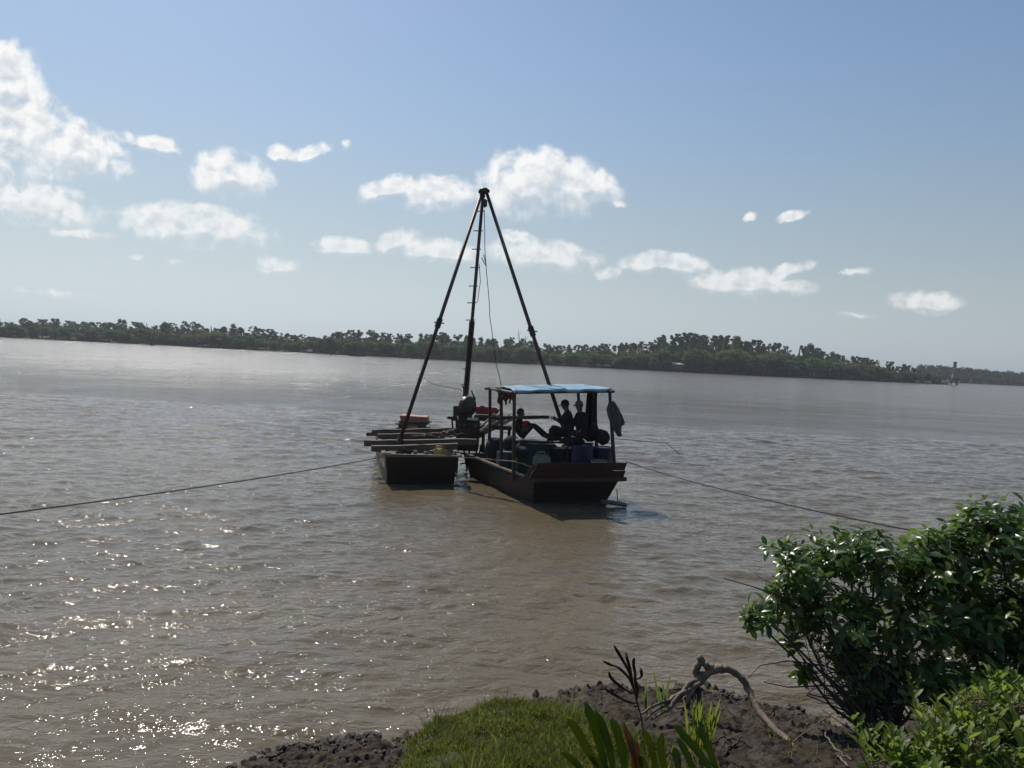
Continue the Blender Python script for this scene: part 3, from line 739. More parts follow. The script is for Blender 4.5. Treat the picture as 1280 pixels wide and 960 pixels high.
# ------------------------------------------------------------------ people
SKIN = pm('brown_skin', (.16, .085, .055), (.13, .07, .045), 6, .55)
HAIR = pm('black_hair', (.012, .010, .010), (.02, .017, .015), 20, .6)
def person(label, J, mats, head_dir, hat=None, sleeve=1, bulk=1.0):
    """J: joints in world metres; one skinned body, hands with five fingers, face, hair or hat"""
    keys = ['pelvis', 'waist', 'chest', 'neck', 'skull', 'shL', 'elL', 'wrL', 'shR', 'elR', 'wrR', 'hiL', 'knL', 'anL', 'toL', 'hiR', 'knR', 'anR', 'toR']
    rad = dict(pelvis=.15, waist=.15, chest=.17, neck=.065, skull=.09, shL=.08, elL=.056, wrL=.031, hiL=.095, knL=.062, anL=.043, toL=.035)
    for k_ in ('sh', 'el', 'wr', 'hi', 'kn', 'an', 'to'): rad[k_ + 'R'] = rad[k_ + 'L']
    edges = [('pelvis', 'waist', 1), ('waist', 'chest', 1), ('chest', 'neck', 1), ('neck', 'skull', 0)]
    for s in 'LR': edges += [('chest', 'sh' + s, 1), ('sh' + s, 'el' + s, 1), ('el' + s, 'wr' + s, sleeve), ('pelvis', 'hi' + s, 2), ('hi' + s, 'kn' + s, 2), ('kn' + s, 'an' + s, 2), ('an' + s, 'to' + s, 0)]
    me = bpy.data.meshes.new('skeleton'); idx = {k_: i for i, k_ in enumerate(keys)}
    me.from_pydata([J[k_] for k_ in keys], [(idx[a], idx[c]) for a, c, _ in edges], [])
    o = bpy.data.objects.new('skeleton', me); COL.objects.link(o)
    md = o.modifiers.new('skin', 'SKIN'); o.modifiers.new('sub', 'SUBSURF').levels = 2
    if not me.skin_vertices: me.skin_vertices.new(name='')
    for k_ in keys: me.skin_vertices[0].data[idx[k_]].radius = (rad[k_] * (bulk if k_ not in ('neck', 'skull') and k_[:2] not in ('wr', 'an', 'to') else 1),) * 2
    me.skin_vertices[0].data[0].use_root = True
    dg = bpy.context.evaluated_depsgraph_get(); ev = bpy.data.meshes.new_from_object(o.evaluated_get(dg))
    b = MB(); vs = [v_.co.copy() for v_ in ev.vertices]
    segs = [(Vector(J[a]), Vector(J[c]), m_) for a, c, m_ in edges]
    for p in ev.polygons:
        c = p.center; best = min(segs, key=lambda s_: (c - (s_[0] + (s_[1] - s_[0]) * max(0, min(1, (c - s_[0]).dot(s_[1] - s_[0]) / max(1e-6, (s_[1] - s_[0]).length_squared))))).length)
        b.f.append(tuple(p.vertices)); b.m.append(best[2])
    b.v = [tuple(v_) for v_ in vs]
    bpy.data.objects.remove(o)
    hd = Vector(head_dir).normalized(); up = (Vector(J['skull']) - Vector(J['neck'])).normalized()
    sd_ = up.cross(hd).normalized(); hd = sd_.cross(up).normalized()
    HM = Matrix((sd_, hd, up)).transposed()        # columns: side, forward, up
    hc = Vector(J['skull'])
    b.ball(hc + HM @ Vector((0, .005, .01)), .1, (.78, .96, 1.16), HM, 0, 3)
    b.ball(hc + HM @ Vector((0, .03, -.06)), .07, (.8, .95, .85), HM, 0, 2)          # jaw
    b.ball(hc + HM @ Vector((0, .103, -.015)), .016, (.9, 1.3, 1.6), HM, 0, 2)       # nose
    b.ball(hc + HM @ Vector((0, .092, -.055)), .012, (2, .7, .7), HM, 3, 2)          # mouth
    for s in (-1, 1):
        b.ball(hc + HM @ Vector((s * .032, .088, .012)), .011, (1.2, .7, .8), HM, 3, 2)
        b.ball(hc + HM @ Vector((s * .08, -.005, -.01)), .026, (.4, .8, 1.2), HM, 0, 2)
    for s in 'LR':                                  # hands
        w = Vector(J['wr' + s]); d = (w - Vector(J['el' + s])).normalized()
        n_ = d.cross(Vector((.2, .3, 1))).normalized(); pn = n_.cross(d)
        b.tube([w - d * .02, w + d * .035, w + d * .085], [.028, .036, .033], 8)
        for q_, (off_, ln) in enumerate(((-.028, .06), (-.010, .075), (.010, .07), (.027, .055))):
            base = w + d * .078 + n_ * off_
            b.tube([base, base + d * ln * .5 - pn * .006, base + d * ln * .8 - pn * .024, base + d * ln * .9 - pn * .045], [.0095, .009, .008, .006], 6)
        b.tube([w + d * .03 - n_ * .03, w + d * .055 - n_ * .055, w + d * .085 - n_ * .06 - pn * .012], [.012, .0105, .008], 6)
    t = thing('person', (J['pelvis'][0], J['pelvis'][1], J['pelvis'][2] - .12), label, 'person')
    b.build('body', [SKIN, mats[0], mats[1], HAIR], t, True)
    hr = MB()
    bm = bmesh.new(); bmesh.ops.create_icosphere(bm, subdivisions=3, radius=.108)
    bmesh.ops.delete(bm, geom=[v_ for v_ in bm.verts if v_.co.z < -.045 or (v_.co.y > .045 and v_.co.z < .05)], context='VERTS')
    for v_ in bm.verts: v_.co = Vector((v_.co.x * .82, v_.co.y * .98, v_.co.z * 1.14 + .012))
    hr.bm(bm, hc, HM); hr.build('hair', HAIR, t, True, .01)
    if hat:
        c = MB(); bm = bmesh.new(); bmesh.ops.create_icosphere(bm, subdivisions=3, radius=.118)
        bmesh.ops.delete(bm, geom=[v_ for v_ in bm.verts if v_.co.z < .018], context='VERTS')
        for v_ in bm.verts: v_.co = Vector((v_.co.x * .86, v_.co.y * 1.0, v_.co.z * 1.12 + .02))
        c.bm(bm, hc, HM)
        rim = [HM @ Vector((.088 * math.cos(a_), .095 + .085 * math.sin(a_), .042 - .02 * math.sin(a_))) + hc for a_ in [math.pi * i / 8 for i in range(9)]]
        c.add(rim + [hc + HM @ Vector((0, .085, .055))], [(i, i + 1, 9) for i in range(8)])
        c.build('cap', hat, t, True, .008)
    return t
BLK = pm('black_trousers', (.016, .016, .02), (.010, .010, .012), 10, .9)
REDC = pm('red_shirt_cloth', (.30, .025, .045), (.20, .02, .035), 10, .9)
DKS = pm('dark_shirt_cloth', (.024, .020, .022), (.015, .013, .015), 10, .95)
NAVY = pm('navy_cloth', (.016, .018, .034), (.011, .012, .022), 10, .95)
CAPB = pm('black_cap', (.014, .013, .014), (.022, .02, .02), 10, .9)
CAPG = pm('grey_cap', (.17, .18, .21), (.12, .13, .15), 10, .9)
def pose(Y, pts, spread, sl=.0):
    """joints from side-view positions; near limbs sit in front of far ones"""
    J = {}
    for k_, (x, y) in pts.items():
        dy = 0
        if k_ not in ('pelvis', 'waist', 'chest', 'neck', 'skull'): dy = -spread if k_.endswith('R') else spread
        if k_[:2] in ('hi', 'kn', 'an', 'to'): dy *= .6
        J[k_] = at(x, y, Y + dy)
    return J
person('bare-headed man lounging with knees drawn up, the lit front of his shirt red', pose(21.45, dict(
    pelvis=(651, 544), waist=(649.5, 538), chest=(648.5, 530.5), neck=(649.3, 522.5), skull=(650.5, 516.5),
    shL=(649.5, 526.5), elL=(654.5, 536), wrL=(661.5, 532), shR=(647.5, 527), elR=(651, 538.5), wrR=(660, 534.5),
    hiL=(653, 544), knL=(667.5, 530.5), anL=(683, 543), toL=(688, 545.5), hiR=(653, 545), knR=(665, 530), anR=(679, 545), toR=(684.5, 547)), .2),
    (DKS, BLK), (1, -.15, -.25), None, 0)
q = at(657.5, 529.5, 21.2); b = MB()  # red lump stands for the lit front of his shirt, otherwise dark
for k_ in range(5): b.ball((q.x + random.uniform(-.08, .08), q.y, q.z + random.uniform(-.04, .04)), .075, (1.2, .8, .7), (0, random.uniform(-.4, .4), 0), 0, 2, .08)
tag(b.build('lit_shirt_front', REDC, None, True), 'red lump standing for the lit shirt front of the lounging man', 'cloth')
person('man in a peaked black cap hunched forward facing left over his hands', pose(20.95, dict(
    pelvis=(711.5, 542), waist=(712, 535), chest=(710.5, 525), neck=(708.5, 513.5), skull=(706.8, 506.5),
    shL=(708, 517.5), elL=(700.5, 527), wrL=(695, 523.5), shR=(711, 517), elR=(703, 529), wrR=(695.5, 525),
    hiL=(709, 543), knL=(690.5, 533), anL=(688, 549), toL=(683, 551), hiR=(709, 543.5), knR=(692, 534), anR=(690, 551), toR=(685, 553)), .19),
    (DKS, BLK), (-1, -.12, -.2), CAPB, 1, 1.25)
person('man in a pale grey cap sitting close behind the black-capped man', pose(20.75, dict(
    pelvis=(727, 543), waist=(727, 536), chest=(726.5, 526), neck=(725, 515), skull=(724.2, 507.5),
    shL=(722.5, 519), elL=(718, 530), wrL=(712, 535), shR=(730.5, 519.5), elR=(732, 532), wrR=(725, 538),
    hiL=(724, 543), knL=(708, 539), anL=(707, 556), toL=(702, 558), hiR=(728.5, 544), knR=(712, 541), anR=(711, 558), toR=(706, 560)), .14),
    (NAVY, BLK), (-.8, -.55, -.1), CAPG, 1, 1.25)

# ------------------------------------------------------------------ left barge and the drilling rig
LO = on(479, 568.8, .80); LR = R(11.5); LW, LL = 2.0, 6.6
barge = thing('barge', (LO.x, LO.y, 0), 'narrow dark wooden barge with timber beams across it, moored on the left', 'boat', None, LR)
LM = ROOT_M[barge.name]
def lp(x, y, z): return LM @ Vector((x, y, z))
h = MB(); hull(h, LL, LW + .1, .78, -.3, .05, .45, .06, .22, .05, T=LM); h.build('hull', HULL_W, barge)
g = MB()
for x in (.03, LW + .07): g.bar(lp(x, .12, .805), lp(x, LL, .80), .11, .05)
g.bar(lp(.05, .04, .806), lp(LW + .05, .04, .806), .10, .05); g.build('gunwale', WOOD_G, barge)
g = MB()
for k_ in range(9): g.box(lp(LW / 2 + .05, 1.2 + k_ * .68, .25), (LW * .72, .62, .03), (0, 0, LR), bev=.006)
g.build('floor_board', WOOD_G, barge)
g = MB(); g.box(lp(.10, -.02, .84), (.22, .10, .08), (0, 0, LR), bev=.012); g.build('mooring_block', WOOD_P, barge)
g = MB(); g.bar(lp(.065, .05, .60), lp(-.005, 1.1, .62), .03, .30); g.build('sunlit_side_plank', WOOD_P, barge)  # added pale plank; its colour stands for sunlight on the left side

def beam(pl, pr, w, h_, lab):
    b = MB(); b.bar(pl, pr, w, h_, 0, .012); return tag(b.build('timber_beam', WOOD_G), lab, 'beam', 'timber beams laid across the barges')
beam(at(464, 561, 22.0), at(572, 557.5, 22.35), .20, .15, 'thick timber beam nearest the bow of the left barge')
beam(at(455, 554, 22.75), at(596, 552, 23.2), .20, .17, 'longest timber beam jutting furthest left over the barge, under the tripod foot')
beam(at(472, 545.5, 24.0), at(600, 542, 24.4), .18, .14, 'thin timber beam third from the bow, its left end set back')
beam(at(465, 540, 24.9), at(606, 536.5, 25.2), .20, .15, 'rearmost heavy timber beam across the left barge')
beam(at(458, 542.5, 25.5), at(604, 538, 25.8), .18, .12, 'timber beam whose blunt end shows below the rearmost beam')

# tripod
APEX = at(605, 241, 24.2)
trip = thing('drilling_tripod', (APEX.x, APEX.y, .9), 'tall steel pole tripod standing astride the two boats', 'tripod')
LEGL = (at(499, 553, 22.75), APEX + Vector((-.06, -.04, .0)))
LEGR = (at(713, 562, 22.0), APEX + Vector((.08, -.04, .0)))
LEGC = (at(577.5, 548, 26.4), APEX + Vector((-.03, .06, .02)))
for nm, (a, c), r_ in (('leg', LEGL, .056), ('leg', LEGR, .056), ('leg', LEGC, .056)):
    b = MB(); b.tube([a, a.lerp(c, .5), c], [r_, r_ * .98, r_ * .9], 12); lg = b.build(nm, STEEL, trip, True)
    cb = MB()
    t_ = {id(LEGL): .50}.get(id((a, c)), None)
    if c is LEGL[1]: tj = .465
    elif c is LEGR[1]: tj = .44
    else: tj = None
    dd = (c - a).normalized()
    if tj:
        q = a.lerp(c, tj); cb.tube([q - dd * .14, q + dd * .14], .085, 12)
        cb.tube([q + Vector((-.14, 0, .02)), q + Vector((.16, 0, .0))], .018, 6); cb.build('coupling', IRON, lg)
    else:
        q0, q1 = a.lerp(c, .14), a.lerp(c, .50); cb.tube([q0, q1], .092, 12); cb.build('sleeve', IRON, lg)
    ft = MB(); ft.tube([a - Vector((0, 0, .02)), a + dd * .16], [.10, .08], 10); ft.build('foot', IRON, lg)
for y_ in (264, 288.5, 311.5, 334.5, 357.5, 378.5, 400, 422, 461.5, 481):
    a, c = LEGC; tt_ = 0; lo, hi = 0.0, 1.0
    for _ in range(30):
        mm = (lo + hi) / 2; p = a.lerp(c, mm) - CAM; yy_ = 480 - 1000 * p.dot(UC) / p.dot(F_)
        if yy_ > y_: lo = mm
        else: hi = mm
    p = a.lerp(c, lo); b = MB(); b.tube([p + RC * -.20, p + RC * .09], .016, 6); b.build('rung', STEEL, trip)
b = MB(); b.ball(APEX + Vector((0, 0, .06)), .13, (1.25, 1, .8)); b.tube([APEX + Vector((-.17, 0, .02)), APEX + Vector((.17, 0, .06))], .05, 8); b.build('head', IRON, trip, True)
t = thing('pulley_block', at(606, 262, 24.1), 'iron pulley block hanging just under the tripod head', 'pulley')
pc = at(606, 254, 24.1)
b = MB(); b.box(pc, (.11, .10, .26), None, bev=.03); b.build('cheek', IRON, t)
b = MB(); b.lathe(pc - Vector((.07, 0, .0)), [(.10, 0), (.085, .04), (.085, .06), (.10, .14)], 16, Matrix.Rotation(R(90), 3, 'Y')); b.build('wheel', STEEL, t)
b = MB(); b.tube([at(606, 247, 24.1), at(605.5, 241, 24.15)], .02, 6); b.build('hook', IRON, t)
b = MB(); pts = [(605.5, 262), (605.8, 285), (606, 310), (608, 340), (610.5, 365), (612, 385), (612, 395), (615, 415), (617.5, 435), (620, 455), (624, 470), (627, 484), (628, 500)]
b.tube([at(x, y, 24.1 - i * .1) for i, (x, y) in enumerate(pts)], .011, 5)
tag(b.build('hoisting_cable', ROPE), 'thin slack cable hanging from the pulley block down behind the roof', 'cable')
b = MB(); b.tube([at(602, 322, 24.6), at(605, 328, 24.5), at(608, 333, 24.3), at(604.5, 318, 24.5)], .014, 5)
b.tube([at(599, 330, 24.8), at(600.5, 352, 24.9), at(598, 368, 25), at(597, 378, 25.1)], .011, 5)
tag(b.build('tangled_line', ROPE), 'short tangled line caught on the rungs of the centre tripod leg', 'rope')
b = MB(); b.tube([at(530, 472, 23.2), at(540, 480, 23.4), at(562, 484, 24.2), at(580, 488, 25)], .006, 5)
tag(b.build('guy_line', ROPE_L), 'thin pale line from the left tripod leg towards the drilling engine', 'rope')

# drilling engine between the boats
mc = at(585, 545, 24.5)
rig = thing('drilling_engine', (mc.x, mc.y, .62), 'dark oily drilling engine with a red fuel tank, standing between the two boats', 'machine')
def px_box(b, x0, x1, y0, y1, Y, dep, bev=.02, mi=0):
    c = at((x0 + x1) / 2, (y0 + y1) / 2, Y); s = Y / 1000
    b.box(c, ((x1 - x0) * s, dep, (y1 - y0) * s), None, mi, bev)
b = MB(); px_box(b, 571, 599, 524, 562, 24.4, .75); px_box(b, 567, 603, 535, 545, 24.4, .9, .03); px_box(b, 574, 590, 518, 526, 24.4, .5, .03); b.build('engine_block', IRON, rig)
b = MB(); c = at(587, 508, 24.35)
b.lathe(c - Vector((0, .10, 0)), [(.06, -.04), (.30, -.02), (.32, .02), (.32, .14), (.30, .18), (.06, .2)], 28, Matrix.Rotation(R(52), 3, 'Z') @ Matrix.Rotation(R(-88), 3, 'X')); b.build('flywheel', IRON, rig, False)
b = MB(); px_box(b, 567, 577, 507, 526, 24.5, .34, .015)
for k_ in range(5): px_box(b, 566.5, 577.5, 509 + k_ * 3.4, 510.4 + k_ * 3.4, 24.5, .36, .003)
b.build('radiator', STEEL, rig)
b = MB(); px_box(b, 593, 623, 508.5, 517.5, 24.7, .42, .05); px_box(b, 600, 606, 507, 509.5, 24.7, .14, .02)
b.build('fuel_tank', RED, rig)
b = MB(); px_box(b, 584, 598, 522.2, 525.2, 24.0, .04, .004); b.build('name_plate', WHITE, rig)
b = MB(); c0 = at(580, 500, 24.4); b.tube([c0, c0 + Vector((.03, 0, .15)), c0 + Vector((-.05, 0, .42))], [.035, .03, .028], 8)
c0 = at(594, 500, 24.4); b.tube([c0, c0 + Vector((-.13, 0, .28))], [.03, .02], 7); b.build('exhaust_pipe', IRON, rig)
b = MB(); px_box(b, 559, 568, 520.5, 524, 24.5, .18, .02)
b.tube([at(560, 522, 24.5), at(575, 523, 24.5)], .03, 7); b.tube([at(565, 524, 24.5), at(566, 540, 24.5)], .03, 6); b.tube([at(570, 524, 24.5), at(570.5, 540, 24.5)], .02, 6); b.build('lever', IRON, rig)
b = MB(); px_box(b, 593, 627, 519.5, 522, 24.6, .5, .01); px_box(b, 600, 625, 524, 526, 24.6, .5, .01); b.build('tank_shelf', WOOD_G, rig)
b = MB()
for x0, x1 in ((573, 571), (579, 584), (588, 583), (594, 599), (601, 597), (605, 608)):
    b.tube([at(x0, 556, 24.3), at(x1, 589, 24.3)], .03, 6)
b.tube([at(571, 566, 24.3), at(608, 570, 24.3)], .032, 6); b.tube([at(575, 580, 24.2), at(606, 574, 24.3)], .026, 6); b.build('support_frame', IRON, rig)
b = MB()
for k_ in range(9):
    c = at(random.uniform(572, 598), random.uniform(528, 556), 24.0); b.ball(c, random.uniform(.05, .11), (1, .8, 1), None, 0, 2, .1)
for k_ in range(4): b.tube([at(572 + k_ * 7, 520, 24.1), at(576 + k_ * 6, 540, 23.95), at(573 + k_ * 8, 556, 24.1)], .018, 6)
b.build('fitting', STEEL, rig, True)
# stack of drill rods by the engine
t = thing('rod_stack', at(620, 545, 23.6), 'slanting stack of pale split poles between the engine and the roofed boat', 'poles')
for k_ in range(11):
    b = MB(); xo = k_ * 1.6 + random.uniform(-1.5, 1.5); yo = random.uniform(-3, 4)
    b.tube([at(600 + xo * .4, 535 + yo + k_ * .4, 23.0 + .03 * k_), at(624 + xo, 513 + yo + k_ * .9, 25.0 + .02 * k_)], .035, 7); b.build('pole', WOOD_P if k_ % 3 else WOOD_G, t)
b = MB(); px_box(b, 599, 640, 531, 536, 24.0, .5, .01); px_box(b, 602, 606, 534, 566, 24.2, .1, .01); px_box(b, 634, 638, 534, 566, 24.2, .1, .01); b.build('rack', WOOD_D, t)
b = MB(); b.bar(at(597, 522.5, 24.45), at(686.5, 521.3, 23.9), .10, .10, 0, .006)
tag(b.build('timber_pole', WOOD_D), 'dark squared timber reaching from the engine shelf past the lounging man', 'timber')

# load on the left barge
q = at(517, 536, 27.2)
t = thing('board_stack', (q.x, q.y, .3), 'stack of dark splayed boards at the far end of the left barge', 'boards')
b = MB(); s = 27.2 / 1000
for k_ in range(6):
    b.box((q.x + random.uniform(-.05, .05), q.y + random.uniform(-.1, .1), q.z - .2 + .052 * k_ + .18), (.95 + random.uniform(-.1, .12), .8, .04), (random.uniform(-.03, .03), random.uniform(-.03, .03), random.uniform(-.15, .15)), bev=.006)
b.box((q.x, q.y, (q.z + .22) / 2), (.8, .7, q.z - .26), None, bev=.02); b.build('boards', WOOD_G, t)
b = MB(); b.box((q.x + .02, q.y - .44, q.z + .06), (.34, .06, .18), None, bev=.01); b.build('carton', WOOD_P, t)
b = MB(); c = at(518, 523.5, 27.2)
for k_ in range(3): b.box((c.x + random.uniform(-.02, .02), c.y, c.z - .06 + .07 * k_), (.93, .7, .065), (0, random.uniform(-.02, .02), random.uniform(-.06, .06)), bev=.02)
b.box((c.x, c.y, c.z - .17), (.5, .4, .16))
tag(b.build('mattress', PINK), 'pinkish folded pads on top of the stacked boards', 'pads')
q = at(549, 571, 21.95); jerry((q.x, q.y, q.z - .07), .85, YEL, 'small yellow jerrycan lying at the bow of the left barge', R(5))
b = MB(); q = at(549, 571, 21.95); b.box((q.x, q.y, (q.z + .15) / 2), (.5, .3, q.z - .4), None, bev=.01); b.box((q.x, q.y, .5), (.54, .06, .4))
tag(b.build('wooden_box', WOOD_D), 'dark box under the yellow jerrycan at the bow of the left barge', 'box')
for k_, (x, y, w, lab) in enumerate(((519, 564.5, 5, 'pale wood block among the litter at the left barge bow, left one'), (533, 565.5, 6, 'flat pale offcut beside the yellow jerrycan'), (500, 566, 8, 'grey timber offcut at the left corner of the barge bow'))):
    c = at(x, y, 22.0); b = MB(); b.box(c, (w * .022, .2, .07), (0, 0, random.uniform(-.4, .4)), bev=.008); b.box((c.x, c.y + .05, (c.z + .26) / 2), (w * .018, .12, c.z - .30))
    tag(b.build('wood_offcut', WOOD_P if k_ < 2 else WOOD_G), lab, 'wood')
b = MB()
for k_ in range(26):
    c = at(random.uniform(527, 570), random.uniform(541, 547.5), 23.6 + random.uniform(-.2, .3))
    b.tube([c, c + Vector((random.uniform(-.35, .35), random.uniform(-.2, .2), random.uniform(-.03, .08)))], random.uniform(.015, .04), 6)
for k_ in range(7): b.ball(at(random.uniform(555, 568), random.uniform(536, 545), 23.9), random.uniform(.05, .10), (1.2, 1, .8), None, 0, 2, .12)
tag(b.build('scrap_heap', WOOD_G), 'heap of sticks and scrap lying on the beams beside the engine', 'scrap')
b = MB(); c = at(508, 565.5, 22.0)
for k_ in range(4):
    b.tube([c + Vector((.13 * math.cos(a_) * (1 - .06 * k_), .13 * math.sin(a_), .03 * k_ + .04 * math.sin(a_ * 2))) for a_ in [i * math.pi / 7 for i in range(15)]], .018, 6, 0, False)
tag(b.build('rope_coil', ROPE), 'small coil of dark rope at the bow of the left barge', 'rope')

# ------------------------------------------------------------------ mooring ropes
def rope(a, c, sag, r_, mat, lab, n=40, end=None):
    b = MB(); pts = [a.lerp(c, i / n) + Vector((0, 0, -sag * 4 * (i / n) * (1 - i / n))) for i in range(n + 1)]
    b.tube(pts, r_, 6); return tag(b.build('mooring_rope', mat), lab, 'rope')
A = at(474, 572, 21.2); Bq = at(0, 636, 11.0); rope(A, A + (Bq - A) * 1.35, .10, .011, ROPE, 'long dark mooring rope from the left barge out past the left edge')
rope(at(783, 577, 20.35), at(1218, 678, 8.2), .10, .011, ROPE, 'dark mooring rope from the right bow corner to the shrub on the bank')
b = MB(); pts = [(474, 571, 21.1), (500, 570.6, 21.15), (571, 571.2, 21.45), (600, 573, 21.1), (641, 576.5, 19.82), (655, 580, 19.4), (664, 584, 19.05)]
b.tube([at(*p) for p in pts], .014, 6); tag(b.build('mooring_rope', ROPE_L), 'pale rope tied from the left barge bow across to the roofed boat', 'rope')
b = MB(); b.tube([at(776, 549, 21.8), at(800, 551, 22.6), at(833, 554, 23.5), at(850, 568, 24.0)], .009, 5); tag(b.build('trailing_line', ROPE), 'thin line trailing from the roofed boat into the water on the right', 'rope')

# ------------------------------------------------------------------ small things far off
def canoe(px_, py_, w, lab, hump=False):
    p = on(px_, py_, 0.0); s = p.y / 1000; L_ = w * s
    t = thing('rowing_boat', (p.x, p.y, 0), lab, 'boat', 'small boats off the far bank')
    b = MB(); vs = []; fs = []
    for i in range(9):
        t_ = i / 8 * 2 - 1; ww = .6 * (1 - t_ * t_) ** .5 + .05; zz = .65 + .4 * t_ * t_
        x = p.x + t_ * L_ / 2; vs += [(x, p.y - ww, zz), (x, p.y - ww * .5, -.2), (x, p.y + ww * .5, -.2), (x, p.y + ww, zz), (x, p.y + ww * .8, zz - .1), (x, p.y, .2), (x, p.y - ww * .8, zz - .1)]
    for i in range(8):
        for k_ in range(7): fs.append((i * 7 + k_, i * 7 + (k_ + 1) % 7, i * 7 + 7 + (k_ + 1) % 7, i * 7 + 7 + k_))
    b.add(vs, fs); b.build('hull', WOOD_D, t)
    b = MB(); b.box((p.x, p.y, .65), (.25, 1.0, .06)); b.box((p.x + L_ * .2, p.y, .68), (.25, .9, .06)); b.build('seat', WOOD_G, t)
    if hump:
        b = MB(); b.box((p.x - L_ * .1, p.y, .95), (L_ * .35, .9, .7), None, bev=.2); b.build('cargo', WOOD_D, t)
canoe(190, 432.2, 6, 'tiny dark boat far off, leftmost before the far wood', True)
canoe(414, 443.6, 4, 'tiny dark boat far off, left of the long low one')
canoe(446, 445.5, 20, 'long low dark boat lying off the far bank left of the tripod', True)
canoe(504, 447.6, 6, 'tiny dark boat close to the left tripod leg')
canoe(527, 448.6, 14, 'low dark boat seen just left of the tripod leg against the far bank')
p = shore_pt(846) + Vector((0, -1, 0)); Yh = p.y
t = thing('hut', (p.x, p.y, .2), 'tiny pale-roofed hut at the water edge of the far wood', 'hut')
b = MB(); b.box((p.x, p.y, 2.3), (4.2, 3, 2.2), None, bev=.02); b.build('wall', WOOD_G, t)
b = MB(); b.box((p.x, p.y - .3, 3.9), (5.4, 4.2, .14), (R(12), 0, 0)); b.build('roof', WHITE, t)
for dx, dy_ in ((-1.9, -1.3), (1.9, -1.3), (-1.9, 1.3), (1.9, 1.3)):
    b = MB(); b.tube([(p.x + dx, p.y + dy_, -.6), (p.x + dx, p.y + dy_, 1.3)], .12, 6); b.build('stilt', WOOD_D, t)
p = on(1192, 481.2, 0); Yb = p.y
t = thing('beacon', (p.x, p.y, 0), 'navigation beacon on piles with a dark topmark off the island end', 'beacon')
CONC = pm('beacon_concrete', (.22, .21, .20), (.15, .14, .14), 1, .9)
zp = at(1192, 475.5, Yb).z; zt = at(1193, 452.5, Yb).z; k1 = Yb / 1000
for dx in (-4.2, -2.6, 2.2, 3.8):
    b = MB(); b.tube([(p.x + dx * k1, p.y + random.choice((-1, 1)), -1), (p.x + dx * k1, p.y, zp)], .26, 8); b.build('pile', IRON, t)
b = MB(); b.box((p.x, p.y, zp + .5), (10.5 * k1, 4, 1.1), None, bev=.05); b.build('platform', IRON, t)
b = MB(); b.box((p.x, p.y, zp + 2.2), (5 * k1, 1.8, 2.4), None, bev=.05, taper=.8); b.build('base_block', CONC, t)
b = MB()
for dx in (-1, 1):
    for dy_ in (-1, 1): b.tube([(p.x + dx * .8, p.y + dy_ * .8, zp + 3), (p.x + dx * .35, p.y + dy_ * .35, zt - 2.6)], .10, 6)
for k_ in range(6):
    z = zp + 3.3 + k_ * (zt - 6 - zp) / 6; b.box((p.x, p.y, z), (1.5 - .12 * k_, 1.5 - .12 * k_, .1))
b.build('lattice_mast', CONC, t)
b = MB(); b.box((p.x, p.y, zt - 1.5), (1.15, 1.15, 2.8), None, bev=.04); b.box((p.x, p.y, zt), (1.5, 1.5, .18)); b.build('topmark', IRON, t)

# ------------------------------------------------------------------ grass knoll
GRASS = leaf_mat('grass_blades', [(.058, .084, .012), (.090, .120, .017), (.125, .142, .025), (.18, .15, .06)], .6, .5, .3, (.085, .085, .026))
N = 150000
gx = rng.uniform(-1.5, 3.0, N); gy = rng.uniform(4.4, 8.9, N)
keep = rng.random(N) < .012 * (fbm(gx * 2.5 + 3, gy * 2.5, 3) > .12) * (shore(gx) - gy > .35) + grassy(gx, gy) ** 1.5 * np.clip(1.1 + 1.2 * fbm(gx * 3, gy * 3, 3), .08, 1)
gx, gy = gx[keep], gy[keep]; n = len(gx); zz = ground_z(gx, gy)
hgt = (.03 + .05 * rng.random(n)) * (1 + 1.7 * fbm(gx * 3.3 + 9, gy * 3.3, 4)) * np.where(rng.random(n) < .02, 2.6, 1); hgt = np.maximum(hgt, .02)
a = rng.random(n) * 6.283; lean = rng.normal(0, .5, (n, 2)) * hgt[:, None]
wd = .0035 + .003 * rng.random(n)
P = np.stack([gx, gy, zz - .006], 1); S = np.stack([np.cos(a), np.sin(a), 0 * a], 1) * wd[:, None]
mid = P + np.stack([lean[:, 0] * .35, lean[:, 1] * .35, hgt * .6], 1); tip = P + np.stack([lean[:, 0], lean[:, 1], hgt], 1)
V = np.stack([P - S, P + S, mid + S * .8, mid - S * .8, tip], 1).reshape(-1, 3); bb = (np.arange(n) * 5)[:, None]
tag(np_mesh('grass', V, [bb + np.array([[0, 1, 2, 3]]), bb + np.array([[3, 2, 4]])], GRASS, keep=True), 'short green grass covering the knoll at the water edge', 'grass', kind='stuff')
TURF = pm('turf_soil', (.05, .06, .018), (.032, .032, .014), 8, .95, .6, 30)
xs = np.linspace(-1.2, 2.0, 160); ys = np.linspace(4.2, 8.9, 220)
Xg, Yg = np.meshgrid(xs, ys); gg = grassy(Xg, Yg)
Zg = ground_z(Xg, Yg) + np.where(gg > .35, .006, -.06)
Vv = np.stack([Xg, Yg, Zg], -1).reshape(-1, 3); nxg = len(xs)
ii = (np.arange(len(ys) - 1)[:, None] * nxg + np.arange(nxg - 1)[None]).ravel()
tag(np_mesh('grass_turf', Vv, np.stack([ii, ii + 1, ii + nxg + 1, ii + nxg], 1), TURF, smooth=True, keep=True), kind='structure')
